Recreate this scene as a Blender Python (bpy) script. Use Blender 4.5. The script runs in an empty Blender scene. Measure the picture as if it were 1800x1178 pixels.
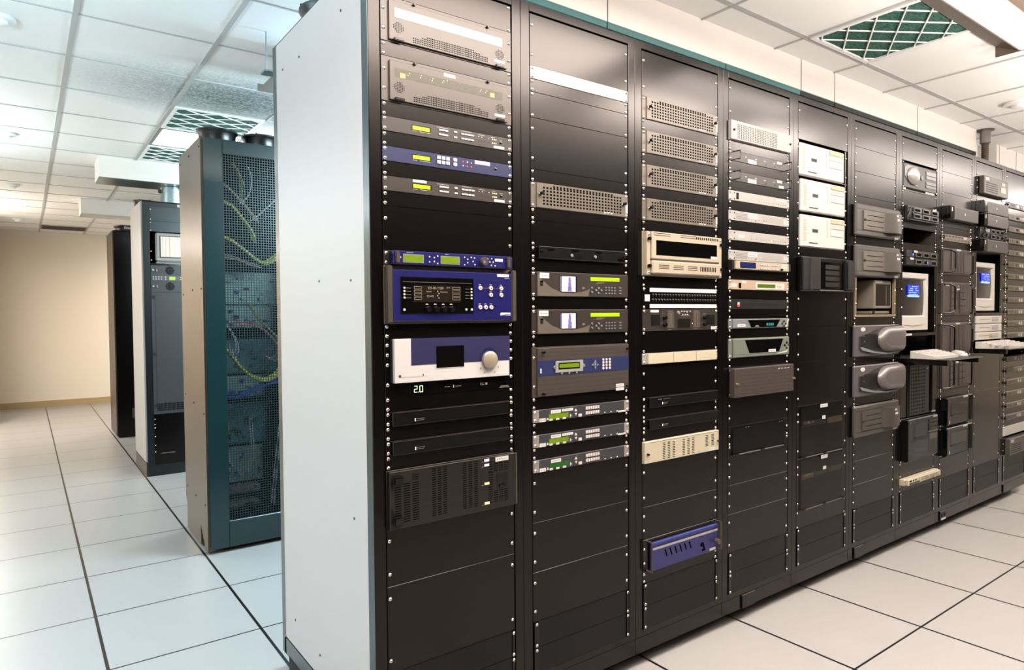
import bpy, bmesh, math, random
from mathutils import Matrix, Vector
C = bpy.context.scene.collection
S = bpy.context.scene
random.seed(7)
PI = math.pi

# ------------------------------------------------------------------ camera
def make_camera():
    yaw, pit, rol, f = 0.632360, 0.029638, -0.007301, 1168.32
    F = Vector((math.sin(yaw)*math.cos(pit), math.cos(yaw)*math.cos(pit), -math.sin(pit)))
    R = Vector((math.cos(yaw), -math.sin(yaw), 0)); U = R.cross(F)
    R2 = R*math.cos(rol)+U*math.sin(rol); U2 = U*math.cos(rol)-R*math.sin(rol)
    cd = bpy.data.cameras.new('camera'); cd.sensor_width = 36; cd.sensor_fit = 'HORIZONTAL'
    cd.lens = 36*f/1800; cd.clip_start = .02
    o = bpy.data.objects.new('camera', cd); C.objects.link(o)
    m = Matrix((R2, U2, -F)).transposed().to_4x4()
    m.translation = Vector((-0.85289, -1.84899, 1.44591)); o.matrix_world = m
    S.camera = o
make_camera()
# ------------------------------------------------------------------ world, lights, exposure
S.view_settings.view_transform = 'Standard'; S.view_settings.look = 'None'
S.view_settings.gamma = 1; S.view_settings.use_curve_mapping = False
S.view_settings.exposure = 0.0
w = bpy.data.worlds.new('world'); S.world = w; w.use_nodes = True
w.node_tree.nodes['Background'].inputs[0].default_value = (1, .97, .94, 1)
w.node_tree.nodes['Background'].inputs[1].default_value = .05
WARM = (1, .89, .81); COOL = (.62, .84, 1); SKY = (.50, .78, 1); MILD = (.80, .93, 1); AMBER = (1, .93, .84)
UP = (PI, 0, 0)
def area(name, loc, sx, sy, power, col, rot=(0, 0, 0)):
    l = bpy.data.lights.new(name, 'AREA'); l.shape = 'RECTANGLE'; l.size = sx; l.size_y = sy
    l.energy = power; l.color = col
    o = bpy.data.objects.new(name, l); C.objects.link(o); o.location = loc; o.rotation_euler = rot
    return o
LY = -.68
# ceiling lamps along the front aisle (the one in view is a fixture of its own) and unseen fill lights added to brighten the ceiling
for x0, x1, y0, y1, L in ((-.7, 1.7, -1.35, -.55, 24), (2.1, 2.95, -1.35, -.92, 28), (3.4, 4.2, -1.35, -.95, 28), (4.5, 8.2, -1.2, -.7, 6), (8.4, 9.8, -1.35, -.55, 20)):
    area('aisle_lamp', ((x0+x1)/2, (y0+y1)/2, 2.79), x1-x0, y1-y0, L*PI*(x1-x0)*(y1-y0), WARM)
for x, y, p in ((.6, -1.9, 42), (2.4, -1.6, 66), (4.4, -1.5, 66), (6.6, -1.4, 55)):
    area('front_ceiling_fill', (x, y, 2.2), 1.2, .3, p, WARM, UP)
area('left_aisle_lamp', (-1.75, .45, 2.1), .5, 1.2, 29, COOL); area('left_aisle_ceiling_fill', (-1.75, .5, 2.3), .4, 1.2, 92, SKY, UP)  # the upward one is an added ceiling fill without a fixture
area('second_aisle_lamp', (1.4, 1.55, 2.55), 1.2, .2, 60, COOL); area('second_aisle_ceiling_fill', (1.4, 1.55, 2.5), 1.2, .2, 62, SKY, UP)  # second light is added only to brighten the ceiling
area('mesh_cabinet_fill_light', (1.5, 1.3, 2.3), 1.4, .25, 90, (.72, .95, 1), (math.radians(62), 0, 0))  # added fill, aimed at the mesh cabinet to brighten its inside
area('third_aisle_lamp', (1.5, 4.0, 2.8), 1.2, .4, 46, MILD); area('third_aisle_ceiling_fill', (1.2, 4.0, 2.45), 1.2, .2, 26, MILD, UP)  # upward light is an unseen addition for the ceiling
area('left_lamp_mid', (-1.75, 4.4, 2.5), .5, 1.2, 40, MILD); area('left_ceiling_fill_mid', (-1.75, 4.4, 2.3), .4, 1.2, 40, MILD, UP)  # upward light added as ceiling fill
area('back_lamp', (-1.6, 8.4, 2.5), .5, 1.2, 84, AMBER); area('back_ceiling_fill', (-1.7, 8.4, 2.3), .4, 1.2, 34, AMBER, UP)  # unseen upward fill added for the far ceiling
area('back_lamp_right', (1.6, 9.9, 2.8), 1.2, .4, 76, AMBER)
# ------------------------------------------------------------------ materials
def lin(c):
    c = c/255
    return c/12.92 if c <= .04045 else ((c+.055)/1.055)**2.4
_m = {}
K = .48                                                     # overall lightness of the equipment finishes
def M(name, rgb, rough=.5, metal=0, emit=None, spec=.5, alpha=None, trans=0, var=.02, bump=0, scale=60):
    if name in _m: return _m[name]
    m = bpy.data.materials.new(name); m.use_nodes = True; nt = m.node_tree
    b = nt.nodes['Principled BSDF']; k = K if not emit and not metal >= .8 else (.5 if emit else 1)
    col = tuple(lin(c)*k for c in rgb)+(1,)
    b.inputs['Base Color'].default_value = col; b.inputs['Metallic'].default_value = metal
    b.inputs['Roughness'].default_value = rough; b.inputs['Specular IOR Level'].default_value = spec
    if alpha: b.inputs['Alpha'].default_value = alpha
    if trans: b.inputs['Transmission Weight'].default_value = trans
    if emit:
        b.inputs['Emission Color'].default_value = tuple(lin(c) for c in rgb)+(1,); b.inputs['Emission Strength'].default_value = emit
    if var:
        tc = nt.nodes.new('ShaderNodeTexCoord'); n = nt.nodes.new('ShaderNodeTexNoise')
        n.inputs['Scale'].default_value = scale; n.inputs['Detail'].default_value = 3
        nt.links.new(tc.outputs['Object'], n.inputs['Vector'])
        r = nt.nodes.new('ShaderNodeMapRange'); r.inputs['To Min'].default_value = max(.02, rough-var)
        r.inputs['To Max'].default_value = min(1, rough+var)
        nt.links.new(n.outputs['Fac'], r.inputs['Value']); nt.links.new(r.outputs['Result'], b.inputs['Roughness'])
        if bump:
            bp = nt.nodes.new('ShaderNodeBump'); bp.inputs['Strength'].default_value = bump; bp.inputs['Distance'].default_value = .002
            nt.links.new(n.outputs['Fac'], bp.inputs['Height']); nt.links.new(bp.outputs['Normal'], b.inputs['Normal'])
    if name in TINT: b.inputs['Specular Tint'].default_value = TINT[name]
    _m[name] = m; return m
TINT = {'black_panel_paint': (1, .90, .85, 1), 'black_rack_paint': (1, .90, .85, 1)}
def nodes(m): return m.node_tree, m.node_tree.nodes, m.node_tree.links, m.node_tree.nodes['Principled BSDF']

K = 1
black = M('black_panel_paint', (5, 4, 4), .21, spec=.33, var=0)
rackm = M('black_rack_paint', (5, 4, 4), .21, spec=.33, var=0)
teal = M('teal_lit_rack_paint', (13, 38, 40), .26, spec=.7, var=0)  # black frames; teal light reflected from the aisle is put into this colour
K = .48
dark = M('black_interior', (12, 11, 11), .7)
bezel = M('black_plastic', (9, 8, 8), .26)
gloss = M('black_glass', (8, 8, 8), .08, spec=.6)
gray = M('taupe_metal', (92, 82, 74), .36, metal=.25)
lgray = M('light_taupe_metal', (126, 115, 102), .38, metal=.25)
mgray = M('gray_brown_metal', (66, 58, 53), .36, metal=.2)
slate = M('slate_gray_plastic', (74, 72, 72), .42)
char = M('charcoal_metal', (38, 33, 29), .36, metal=.15)
cream = M('cream_paint', (226, 213, 184), .45)
beige = M('beige_plastic', (200, 184, 160), .45)
peach = M('peach_metal', (205, 176, 150), .42)
white = M('white_paint', (194, 188, 181), .42)
offw = M('ivory_plastic', (236, 230, 220), .4)
label = M('white_label_paper', (245, 241, 236), .6)
ink = M('dark_print', (30, 28, 28), .6)
blue = M('royal_blue_paint', (20, 20, 98), .32)
navy = M('navy_paint', (26, 34, 86), .34)
violet = M('violet_blue_paint', (36, 33, 84), .45)
silver = M('silver_plastic', (160, 162, 166), .38, metal=.3)
sage = M('gray_green_plastic', (128, 136, 122), .42)
nickel = M('nickel', (214, 208, 200), .22, metal=1)
galv = M('galvanized_steel', (150, 165, 170), .3, metal=.9)
steel = M('brushed_steel_side', (118, 100, 83), .34, metal=.6)
lcd = M('green_lcd', (112, 138, 14), .3, emit=.26)
lcdb = M('bright_lcd', (165, 205, 6), .3, emit=.5)
lcdd = M('dim_lcd', (80, 105, 20), .3, emit=.3)
lcdg = M('deep_green_lcd', (30, 90, 24), .3, emit=.3)
bscr = M('blue_display', (30, 50, 220), .3, emit=1.0)
navys = M('dark_blue_display', (20, 28, 84), .25, emit=.4)
white_e = M('white_light', (235, 240, 255), .3, emit=1.2)
green_e = M('green_led', (215, 255, 195), .3, emit=1.3)
yel_e = M('yellow_led', (255, 240, 160), .3, emit=1.3)
red_e = M('red_led', (255, 60, 50), .3, emit=1.6)
cyan_e = M('cyan_led', (70, 190, 190), .3, emit=.8)
blue_e = M('blue_led', (70, 90, 255), .3, emit=2.5)
picture = M('pale_picture_screen', (226, 226, 250), .3, emit=.85)
mauve = M('mauve_pixels', (120, 110, 170), .3, emit=.5)
dimtxt = M('dim_amber_text', (150, 140, 122), .3, emit=.35)
dimscr = M('brown_black_display', (30, 22, 14), .25, emit=.25)
wht = M('white_button_plastic', (240, 228, 222), .45)
gold = M('worn_brass', (150, 120, 70), .35, metal=.8)
yellow = M('yellow_cable', (255, 250, 110), .5)
pink = M('pink_cable', (250, 150, 165), .5)
wcab = M('white_cable', (250, 255, 255), .5)
bcab = M('blue_cable', (50, 100, 225), .5)
gmod = M('gray_green_module', (200, 232, 230), .45, metal=.3)
lens_m = M('lit_lens', (255, 246, 236), .5, emit=14, var=0)
brown = M('brown_lamp_housing', (150, 128, 112), .4, metal=.3)

def perf_material(name, rgb, hole, pitch, rad):
    m = M(name, rgb, .4, spec=.22, var=0); nt, N, L, b = nodes(m)
    tc = N.new('ShaderNodeTexCoord'); sp = N.new('ShaderNodeSeparateXYZ'); L.new(tc.outputs['Object'], sp.inputs[0])
    def fr(s):
        a = N.new('ShaderNodeMath'); a.operation = 'DIVIDE'; L.new(s, a.inputs[0]); a.inputs[1].default_value = pitch
        f = N.new('ShaderNodeMath'); f.operation = 'FRACT'; L.new(a.outputs[0], f.inputs[0])
        g = N.new('ShaderNodeMath'); g.operation = 'SUBTRACT'; L.new(f.outputs[0], g.inputs[0]); g.inputs[1].default_value = .5
        h = N.new('ShaderNodeMath'); h.operation = 'POWER'; L.new(g.outputs[0], h.inputs[0]); h.inputs[1].default_value = 2; return h.outputs[0]
    s = N.new('ShaderNodeMath'); s.operation = 'ADD'; L.new(fr(sp.outputs['X']), s.inputs[0]); L.new(fr(sp.outputs['Z']), s.inputs[1])
    c = N.new('ShaderNodeMath'); c.operation = 'LESS_THAN'; L.new(s.outputs[0], c.inputs[0]); c.inputs[1].default_value = rad*rad
    mx = N.new('ShaderNodeMix'); mx.data_type = 'RGBA'; L.new(c.outputs[0], mx.inputs[0])
    mx.inputs[6].default_value = tuple(lin(v) for v in rgb)+(1,); mx.inputs[7].default_value = tuple(lin(v) for v in hole)+(1,)
    L.new(mx.outputs[2], b.inputs['Base Color']); return m
K = .7
perf = perf_material('perforated_black_sheet', (13, 11, 10), (4, 4, 4), .006, .34)
meshm = perf_material('perforated_plastic', (44, 42, 44), (6, 6, 6), .008, .36)

K = 1
def tile_material(name, rgb, seam, pitch, ox, oy, wx, wy, rough, dirt=None):
    m = M(name, rgb, rough, var=0); nt, N, L, b = nodes(m)
    g = N.new('ShaderNodeNewGeometry'); sp = N.new('ShaderNodeSeparateXYZ'); L.new(g.outputs['Position'], sp.inputs[0])
    def near(s, o, wd):
        a = N.new('ShaderNodeMath'); a.operation = 'SUBTRACT'; L.new(s, a.inputs[0]); a.inputs[1].default_value = o-50*pitch
        d = N.new('ShaderNodeMath'); d.operation = 'DIVIDE'; L.new(a.outputs[0], d.inputs[0]); d.inputs[1].default_value = pitch
        f = N.new('ShaderNodeMath'); f.operation = 'FRACT'; L.new(d.outputs[0], f.inputs[0])
        p = N.new('ShaderNodeMath'); p.operation = 'PINGPONG'; L.new(f.outputs[0], p.inputs[0]); p.inputs[1].default_value = .5
        c = N.new('ShaderNodeMath'); c.operation = 'LESS_THAN'; L.new(p.outputs[0], c.inputs[0]); c.inputs[1].default_value = wd/pitch/2; return c.outputs[0]
    mxm = N.new('ShaderNodeMath'); mxm.operation = 'MAXIMUM'
    L.new(near(sp.outputs['X'], ox, wx), mxm.inputs[0]); L.new(near(sp.outputs['Y'], oy, wy), mxm.inputs[1])
    n = N.new('ShaderNodeTexNoise'); n.inputs['Scale'].default_value = 3.0; n.inputs['Detail'].default_value = 6; L.new(g.outputs['Position'], n.inputs['Vector'])
    base = N.new('ShaderNodeMix'); base.data_type = 'RGBA'; L.new(n.outputs['Fac'], base.inputs[0])
    a = tuple(lin(v) for v in rgb)+(1,); base.inputs[6].default_value = a; base.inputs[7].default_value = tuple(x*.94 for x in a[:3])+(1,)
    out = base.outputs[2]
    if dirt:                                                  # soot round the return-air filter
        cx, cy, rx, ry, dc = dirt
        vd = N.new('ShaderNodeVectorMath'); vd.operation = 'SUBTRACT'; L.new(g.outputs['Position'], vd.inputs[0]); vd.inputs[1].default_value = (cx, cy, 0)
        vs = N.new('ShaderNodeVectorMath'); vs.operation = 'MULTIPLY'; L.new(vd.outputs[0], vs.inputs[0]); vs.inputs[1].default_value = (1/rx, 1/ry, 0)
        ln = N.new('ShaderNodeVectorMath'); ln.operation = 'LENGTH'; L.new(vs.outputs[0], ln.inputs[0])
        n2 = N.new('ShaderNodeTexNoise'); n2.inputs['Scale'].default_value = 70; n2.inputs['Detail'].default_value = 8; L.new(g.outputs['Position'], n2.inputs['Vector'])
        mr = N.new('ShaderNodeMapRange'); mr.inputs['From Min'].default_value = 1; mr.inputs['From Max'].default_value = .2; L.new(ln.outputs['Value'], mr.inputs['Value'])
        mu = N.new('ShaderNodeMath'); mu.operation = 'MULTIPLY'; mr.inputs['To Max'].default_value = 1.6; mr.clamp = True; L.new(mr.outputs[0], mu.inputs[0]); L.new(n2.outputs['Fac'], mu.inputs[1])
        dm = N.new('ShaderNodeMix'); dm.data_type = 'RGBA'; L.new(mu.outputs[0], dm.inputs[0]); L.new(out, dm.inputs[6]); dm.inputs[7].default_value = tuple(lin(v) for v in dc)+(1,)
        out = dm.outputs[2]
    mx = N.new('ShaderNodeMix'); mx.data_type = 'RGBA'; L.new(mxm.outputs[0], mx.inputs[0])
    L.new(out, mx.inputs[6]); mx.inputs[7].default_value = tuple(lin(v) for v in seam)+(1,)
    L.new(mx.outputs[2], b.inputs['Base Color'])
    n3 = N.new('ShaderNodeTexNoise'); n3.inputs['Scale'].default_value = 160; L.new(g.outputs['Position'], n3.inputs['Vector'])
    bp = N.new('ShaderNodeBump'); bp.inputs['Strength'].default_value = .12; bp.inputs['Distance'].default_value = .002
    L.new(n3.outputs['Fac'], bp.inputs['Height']); L.new(bp.outputs['Normal'], b.inputs['Normal'])
    return m
T = .6096
floor_m = tile_material('raised_floor_tiles', (154, 151, 148), (12, 9, 8), T, 0, -.5234, .013, .009, .33)
ceil_m = tile_material('ceiling_tiles', (242, 242, 240), (120, 116, 110), T, -.02, .04, .008, .006, .85, (.35, 2.75, 1.1, .7, (92, 114, 116)))
K = 1
wall_m = M('cream_wall_paint', (236, 221, 200), .6)
base_m = M('tan_baseboard', (176, 150, 108), .5)
bar_m = M('ceiling_bar_paint', (182, 182, 180), .5)
whitepanel = M('white_side_panel_paint', (176, 170, 168), .4, var=0)
K = 1
duct_m = M('white_duct_paint', (238, 232, 226), .45)
def filter_material():
    m = M('green_filter_fibre', (40, 110, 92), .9, var=0); nt, N, L, b = nodes(m)
    g = N.new('ShaderNodeNewGeometry'); mp = N.new('ShaderNodeMapping'); mp.inputs['Scale'].default_value = (30, 160, 1); L.new(g.outputs['Position'], mp.inputs[0])
    n = N.new('ShaderNodeTexNoise'); n.inputs['Scale'].default_value = 1; n.inputs['Detail'].default_value = 5; L.new(mp.outputs[0], n.inputs['Vector'])
    r = N.new('ShaderNodeValToRGB'); r.color_ramp.elements[0].color = (.002, .016, .012, 1); r.color_ramp.elements[1].color = (.05, .2, .145, 1)
    r.color_ramp.elements[0].position = .3; r.color_ramp.elements[1].position = .75
    L.new(n.outputs['Fac'], r.inputs[0]); L.new(r.outputs[0], b.inputs['Base Color']); return m
filt_m = filter_material()

K = .48
# ------------------------------------------------------------------ mesh helpers
def bbox(bm, x0, x1, y0, y1, z0, z1, mi=0):
    v = [bm.verts.new((x, y, z)) for x in (x0, x1) for y in (y0, y1) for z in (z0, z1)]
    for q in ((0, 1, 3, 2), (4, 6, 7, 5), (0, 4, 5, 1), (2, 3, 7, 6), (0, 2, 6, 4), (1, 5, 7, 3)):
        bm.faces.new([v[i] for i in q]).material_index = mi
def bprism(bm, pts, y0, y1, mi=0):                          # outline in x,z (counter-clockwise seen from -y), extruded along y
    a = [bm.verts.new((x, y0, z)) for x, z in pts]; b = [bm.verts.new((x, y1, z)) for x, z in pts]
    n = len(pts)
    bm.faces.new(a).material_index = mi; bm.faces.new(b[::-1]).material_index = mi
    for i in range(n): bm.faces.new((a[i], b[i], b[(i+1) % n], a[(i+1) % n])).material_index = mi
def tube(bm, pts, r, seg=6, mi=0):
    rings = []
    for i, p in enumerate(pts):
        p = Vector(p); d = (Vector(pts[min(i+1, len(pts)-1)])-Vector(pts[max(i-1, 0)])).normalized()
        s = d.cross(Vector((.13, .21, 1))).normalized(); t = d.cross(s)
        rings.append([bm.verts.new(p+(s*math.cos(2*PI*k/seg)+t*math.sin(2*PI*k/seg))*r) for k in range(seg)])
    for a, b in zip(rings, rings[1:]):
        for k in range(seg): bm.faces.new((a[k], a[(k+1) % seg], b[(k+1) % seg], b[k])).material_index = mi
    bm.faces.new(rings[0][::-1]).material_index = mi; bm.faces.new(rings[-1]).material_index = mi
def lathe(bm, prof, seg=24, axis='z', mi=0):                  # profile of (radius, height)
    rings = []
    for r, h in prof:
        ring = []
        for k in range(seg):
            a = 2*PI*k/seg; c, s = r*math.cos(a), r*math.sin(a)
            ring.append(bm.verts.new((c, s, h) if axis == 'z' else (c, -h, s)))
        rings.append(ring)
    for a, b in zip(rings, rings[1:]):
        for k in range(seg): bm.faces.new((a[k], a[(k+1) % seg], b[(k+1) % seg], b[k])).material_index = mi
    bm.faces.new(rings[0][::-1]).material_index = mi; bm.faces.new(rings[-1]).material_index = mi
def finish(bm, name, mats):
    bmesh.ops.recalc_face_normals(bm, faces=bm.faces)
    me = bpy.data.meshes.new(name); bm.to_mesh(me); bm.free()
    for m in (mats if isinstance(mats, (list, tuple)) else [mats]): me.materials.append(m)
    return me
def link(name, me, parent=None, loc=(0, 0, 0), rot=None):
    o = bpy.data.objects.new(name, me); C.objects.link(o); o.location = loc
    if rot: o.rotation_euler = rot
    if parent: o.parent = parent
    return o
def obj(name, bm, mats, parent=None, loc=(0, 0, 0), rot=None): return link(name, finish(bm, name, mats), parent, loc, rot)
def tag(o, lab=None, cat=None, group=None, kind=None):
    if lab: o['label'] = lab
    if cat: o['category'] = cat
    if group: o['group'] = group
    if kind: o['kind'] = kind
    return o
def smooth(o, deg=35):
    me = o.data
    for p in me.polygons: p.use_smooth = True
    try: me.set_sharp_from_angle(angle=math.radians(deg))
    except Exception: pass
    return o
_bc = {}
def boxmesh(w, d, h, m, bev=0):
    k = (round(w, 5), round(d, 5), round(h, 5), m.name, bev)
    if k not in _bc:
        bm = bmesh.new(); bbox(bm, -w/2, w/2, -d/2, d/2, -h/2, h/2)
        if bev: bmesh.ops.bevel(bm, geom=bm.edges[:], offset=min(bev, w*.45, d*.45, h*.45), segments=2, affect='EDGES')
        _bc[k] = finish(bm, 'box', m)
    return _bc[k]
def discmesh(r, d, m, seg=16, dome=0):
    k = ('disc', round(r, 5), round(d, 5), m.name, seg, dome)
    if k not in _bc:
        bm = bmesh.new(); lathe(bm, [(r, 0), (r, d*.8), (r*.88, d)] + ([(r*.5, d+dome)] if dome else []), seg, 'y')
        me = finish(bm, 'disc', m)
        for p in me.polygons: p.use_smooth = len(p.vertices) == 4
        try: me.set_sharp_from_angle(angle=math.radians(40))
        except Exception: pass
        _bc[k] = me
    return _bc[k]
def screwmesh():
    if 'screw' not in _bc:
        bm = bmesh.new()
        lathe(bm, [(.0058, 0), (.0058, .0012), (.0046, .0014), (.0042, .0028), (.0030, .0036), (.0014, .0037)], 12, 'y', 0)
        bbox(bm, -.0018, .0018, -.0040, -.0036, -.0005, .0005, 1); bbox(bm, -.0005, .0005, -.0040, -.0036, -.0018, .0018, 1)
        me = finish(bm, 'screw', [nickel, ink])
        for p in me.polygons: p.use_smooth = p.material_index == 0 and len(p.vertices) == 4
        _bc['screw'] = me
    return _bc['screw']
# ------------------------------------------------------------------ the setting
HC = 2.865; X0, W, PU, TOP = -.01789, .56482, .0448, 2.497
def struct(name, bm, mats, lab, cat): return tag(obj(name, bm, mats), lab, cat, kind='structure')
def setting():
    bm = bmesh.new(); bbox(bm, -2.6, 11.2, -4.6, 11.45, -.06, 0); struct('floor', bm, floor_m, 'pale raised floor of square tiles with dark seams', 'floor')
    bm = bmesh.new(); bbox(bm, -2.6, 11.2, -4.6, 11.45, HC, HC+.05); struct('ceiling', bm, ceil_m, 'white suspended ceiling of square acoustic tiles', 'ceiling')
    bm = bmesh.new()
    for k in range(-4, 14):
        x = -.02+T*k; r = .012 if k <= 0 else .0045; bbox(bm, x-r, x+r, -4.6, 11.45, HC-.007, HC+.002)
    for k in range(-7, 19):
        y = .04+T*k; r = .013 if k == 0 else .0045
        bbox(bm, -2.6, 11.2, y-r, y+r, HC-.005, HC+.002)
    struct('trim_1', bm, bar_m, 'thin metal grid bars holding up the ceiling tiles', 'ceiling grid')
    for nm, b, lb in (('wall_back', (-2.6, 11.2, 11.45, 11.55, 0, HC), 'cream back wall at the far end of the left aisle'),
                      ('wall_left', (-2.7, -2.6, -4.6, 11.45, 0, HC), 'cream wall along the left side of the room'),
                      ('wall_right', (11.2, 11.3, -4.6, 11.45, 0, HC), 'cream wall along the right side of the room'),
                      ('wall_front', (-2.6, 11.2, -4.7, -4.6, 0, HC), 'charcoal wall facing the near row of racks')):
        bm = bmesh.new(); bbox(bm, *b); struct(nm, bm, M('charcoal_wall_paint', (46, 42, 40), .6) if nm == 'wall_front' else wall_m, lb, 'wall')
    bm = bmesh.new(); bbox(bm, -2.6, -1.19, 9.6, 11.0, 0, HC); struct('wall_pilaster', bm, wall_m, 'cream wall projection at the left edge near the back wall', 'wall')
    bm = bmesh.new(); bbox(bm, -2.6, 11.2, 11.435, 11.45, 0, .10); bbox(bm, -2.6, 11.2, 11.425, 11.436, 0, .02)
    struct('baseboard_back', bm, base_m, 'tan baseboard along the foot of the back wall', 'baseboard')
setting()

K = 1; bright = M('bright_white_enamel', (240, 240, 238), .45); K = .48
def air_filter(x, y, lab):
    t = tag(bpy.data.objects.new('air_return_grille', None), lab, 'air grille', 'green filter grilles in the ceiling'); C.objects.link(t); t.location = (x, y, HC)
    bm = bmesh.new(); bbox(bm, .03, T-.03, .03, T-.03, -.004, -.001); obj('filter_pad', bm, filt_m, t)
    bm = bmesh.new()
    for a in ((.012, .035, .012, T-.012), (T-.035, T-.012, .012, T-.012), (.035, T-.035, .012, .035), (.035, T-.035, T-.035, T-.012)):
        bbox(bm, a[0], a[1], a[2], a[3], -.012, -.001)
    obj('grille_frame', bm, bright, t)
    bm = bmesh.new(); lo, hi = .035, T-.035
    for s in (1, -1):                                          # diagonal expanded-metal strands, both ways
        for c in [i*.135 for i in range(-9, 10)]:
            p = []
            for q in ((lo, None), (hi, None), (None, lo), (None, hi)):
                if q[0] is not None: yy = (q[0]-T/2)*s*.62+T/2+c; xx = q[0]
                else: xx = ((q[1]-T/2-c)/(.62*s))+T/2; yy = q[1]
                if lo-1e-6 <= xx <= hi+1e-6 and lo-1e-6 <= yy <= hi+1e-6: p.append((xx, yy))
            p = sorted(set((round(a, 5), round(b, 5)) for a, b in p))
            if len(p) < 2 or p[0] == p[-1]: continue
            tube(bm, [(p[0][0], p[0][1], -.007-.002*s), (p[-1][0], p[-1][1], -.007-.002*s)], .0042, 6)
    obj('diamond_mesh', bm, bright, t)
air_filter(-.02+4*T, .04-T, 'green air filter behind white diamond mesh in ceiling above front aisle')
air_filter(-.02, .04+5*T, 'sooty green ceiling filter grille above the mesh door cabinet')
air_filter(-.02, .04+7*T, 'green ceiling filter grille farthest from the front, beside the white duct')

def wrap_light():
    t = tag(bpy.data.objects.new('fluorescent_ceiling_light', None), 'glowing fluorescent wraparound light on the ceiling at top right', 'ceiling light'); C.objects.link(t); t.location = (2.74, LY, HC)
    bm = bmesh.new()
    for s in (1, -1):
        pts = [(s*.19, 0), (s*.19, -.012), (s*.085, -.066), (s*.075, -.060), (s*.17, -.006), (s*.17, 0)]
        a = [bm.verts.new((-.6, y, z)) for y, z in pts]; b = [bm.verts.new((.6, y, z)) for y, z in pts]
        for i in range(len(pts)): bm.faces.new((a[i], b[i], b[(i+1) % 6], a[(i+1) % 6]))
        bm.faces.new(a); bm.faces.new(b[::-1])
    bbox(bm, -.612, -.6, -.19, .19, -.066, 0); bbox(bm, .6, .612, -.19, .19, -.066, 0)
    obj('housing', bm, brown, t)
    bm = bmesh.new(); bbox(bm, -.598, .598, -.078, .078, -.064, -.052); obj('lens', bm, lens_m, t)
wrap_light()
def troffer():
    t = tag(bpy.data.objects.new('recessed_ceiling_light', None), 'bright square ceiling light between the two far filter grilles', 'ceiling light'); C.objects.link(t); t.location = (-.02+T/2, .04+6.5*T, HC)
    bm = bmesh.new()
    for a in ((-.29, -.27, -.29, .29), (.27, .29, -.29, .29), (-.27, .27, -.29, -.27), (-.27, .27, .27, .29)): bbox(bm, a[0], a[1], a[2], a[3], -.008, -.001)
    obj('frame', bm, white, t)
    bm = bmesh.new(); bbox(bm, -.27, .27, -.27, .27, -.005, -.001); obj('lens', bm, M('soft_lit_lens', (255, 252, 248), .5, emit=3.2, var=0), t)
troffer()
def detector(x, y, lab, r=.06):
    t = tag(bpy.data.objects.new('smoke_detector', None), lab, 'smoke detector', 'round detectors on the ceiling'); C.objects.link(t); t.location = (x, y, HC)
    bm = bmesh.new(); lathe(bm, [(r*.95, 0), (r, -.008), (r, -.016), (r*.6, -.022)], 28); smooth(obj('base', bm, bright, t))
    bm = bmesh.new(); lathe(bm, [(r*.55, -.022), (r*.5, -.034), (r*.3, -.04)], 20); smooth(obj('sensor', bm, bright, t))
detector(-.91, 2.12, 'round white ceiling detector at upper left corner, nearest of four')
detector(-.93, 4.55, 'round white ceiling detector second nearest in the left aisle')
detector(-.92, 6.95, 'round white ceiling detector third along the left aisle')
detector(-.90, 9.95, 'round white ceiling detector farthest along, just before back wall', .07)
detector(4.62, -.22, 'round ceiling detector at right edge, past the fluorescent light', .09)

def duct(x0, x1, y0, y1, zb, lab, seams=(), name='air_duct'):
    t = tag(bpy.data.objects.new(name, None), lab, 'air duct'); C.objects.link(t); t.location = (x0, y0, zb)
    L, D, H = x1-x0, y1-y0, HC-zb
    bm = bmesh.new(); bbox(bm, 0, L, 0, D, .003, H); obj('duct_body', bm, duct_m, t)
    bm = bmesh.new(); bbox(bm, .001, L-.001, .001, D-.001, 0, .004); obj('underside', bm, galv, t)
    for s in seams:
        link('seam', boxmesh(.004, .002, H-.004, M('seam_shadow_gap', (120, 108, 96), .7)), t, (s-x0, -.0005, H/2))
    return t
main_duct = duct(.47, 5.17, .22, .72, 2.692, 'long white sheet metal duct above the near row of racks', (1.18, 2.68, 3.04, 4.14))
duct(5.40, 5.72, .40, .72, 2.60, 'short white duct piece behind the hanging conduit', (5.66,), 'duct_section')
duct(5.84, 7.2, .30, .72, 2.60, 'white duct piece at the right edge above the last rack', (5.9, 6.3), 'duct_section')
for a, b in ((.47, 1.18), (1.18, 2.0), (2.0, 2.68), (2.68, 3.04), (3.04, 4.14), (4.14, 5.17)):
    link('reflected_teal_strip', boxmesh(b-a-.006, .012, .026, M('reflected_teal_bright', (130, 190, 190), .3, metal=.5) if b < 2.9 else M('reflected_teal_dim', (60, 72, 70), .35, metal=.5), .001), main_duct, ((a+b)/2-.47, .008, -.012))  # added strip; reflected teal light is put into its colour, dimmer farther right
t = tag(bpy.data.objects.new('cable_tray', None), 'white tray hung below the ceiling behind the white side panel', 'cable tray'); C.objects.link(t); t.location = (.20, 1.62, 2.68)
link('tray_base', boxmesh(1.5, .30, .004, white), t, (.75, .15, .002))
for y in (.002, .298): link('tray_side', boxmesh(1.5, .004, .04, white), t, (.75, y, .02))
duct(-.303, 1.9, 4.976, 5.36, 2.68, 'white duct above the rack with the small monitor, galvanized underneath')
duct(-.288, 1.9, 7.50, 7.86, 2.685, 'farthest white duct, above the dark cabinet by the back wall')
bm = bmesh.new(); tube(bm, [(.148, 1.57, HC), (.148, 1.57, 2.67)], .003, 6); bbox(bm, .14, .22, 1.562, 1.64, 2.672, 2.6795)
tag(obj('hanger_rod', bm, galv), 'thin metal rod hanging from ceiling, holding the white tray', 'rod')
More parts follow.
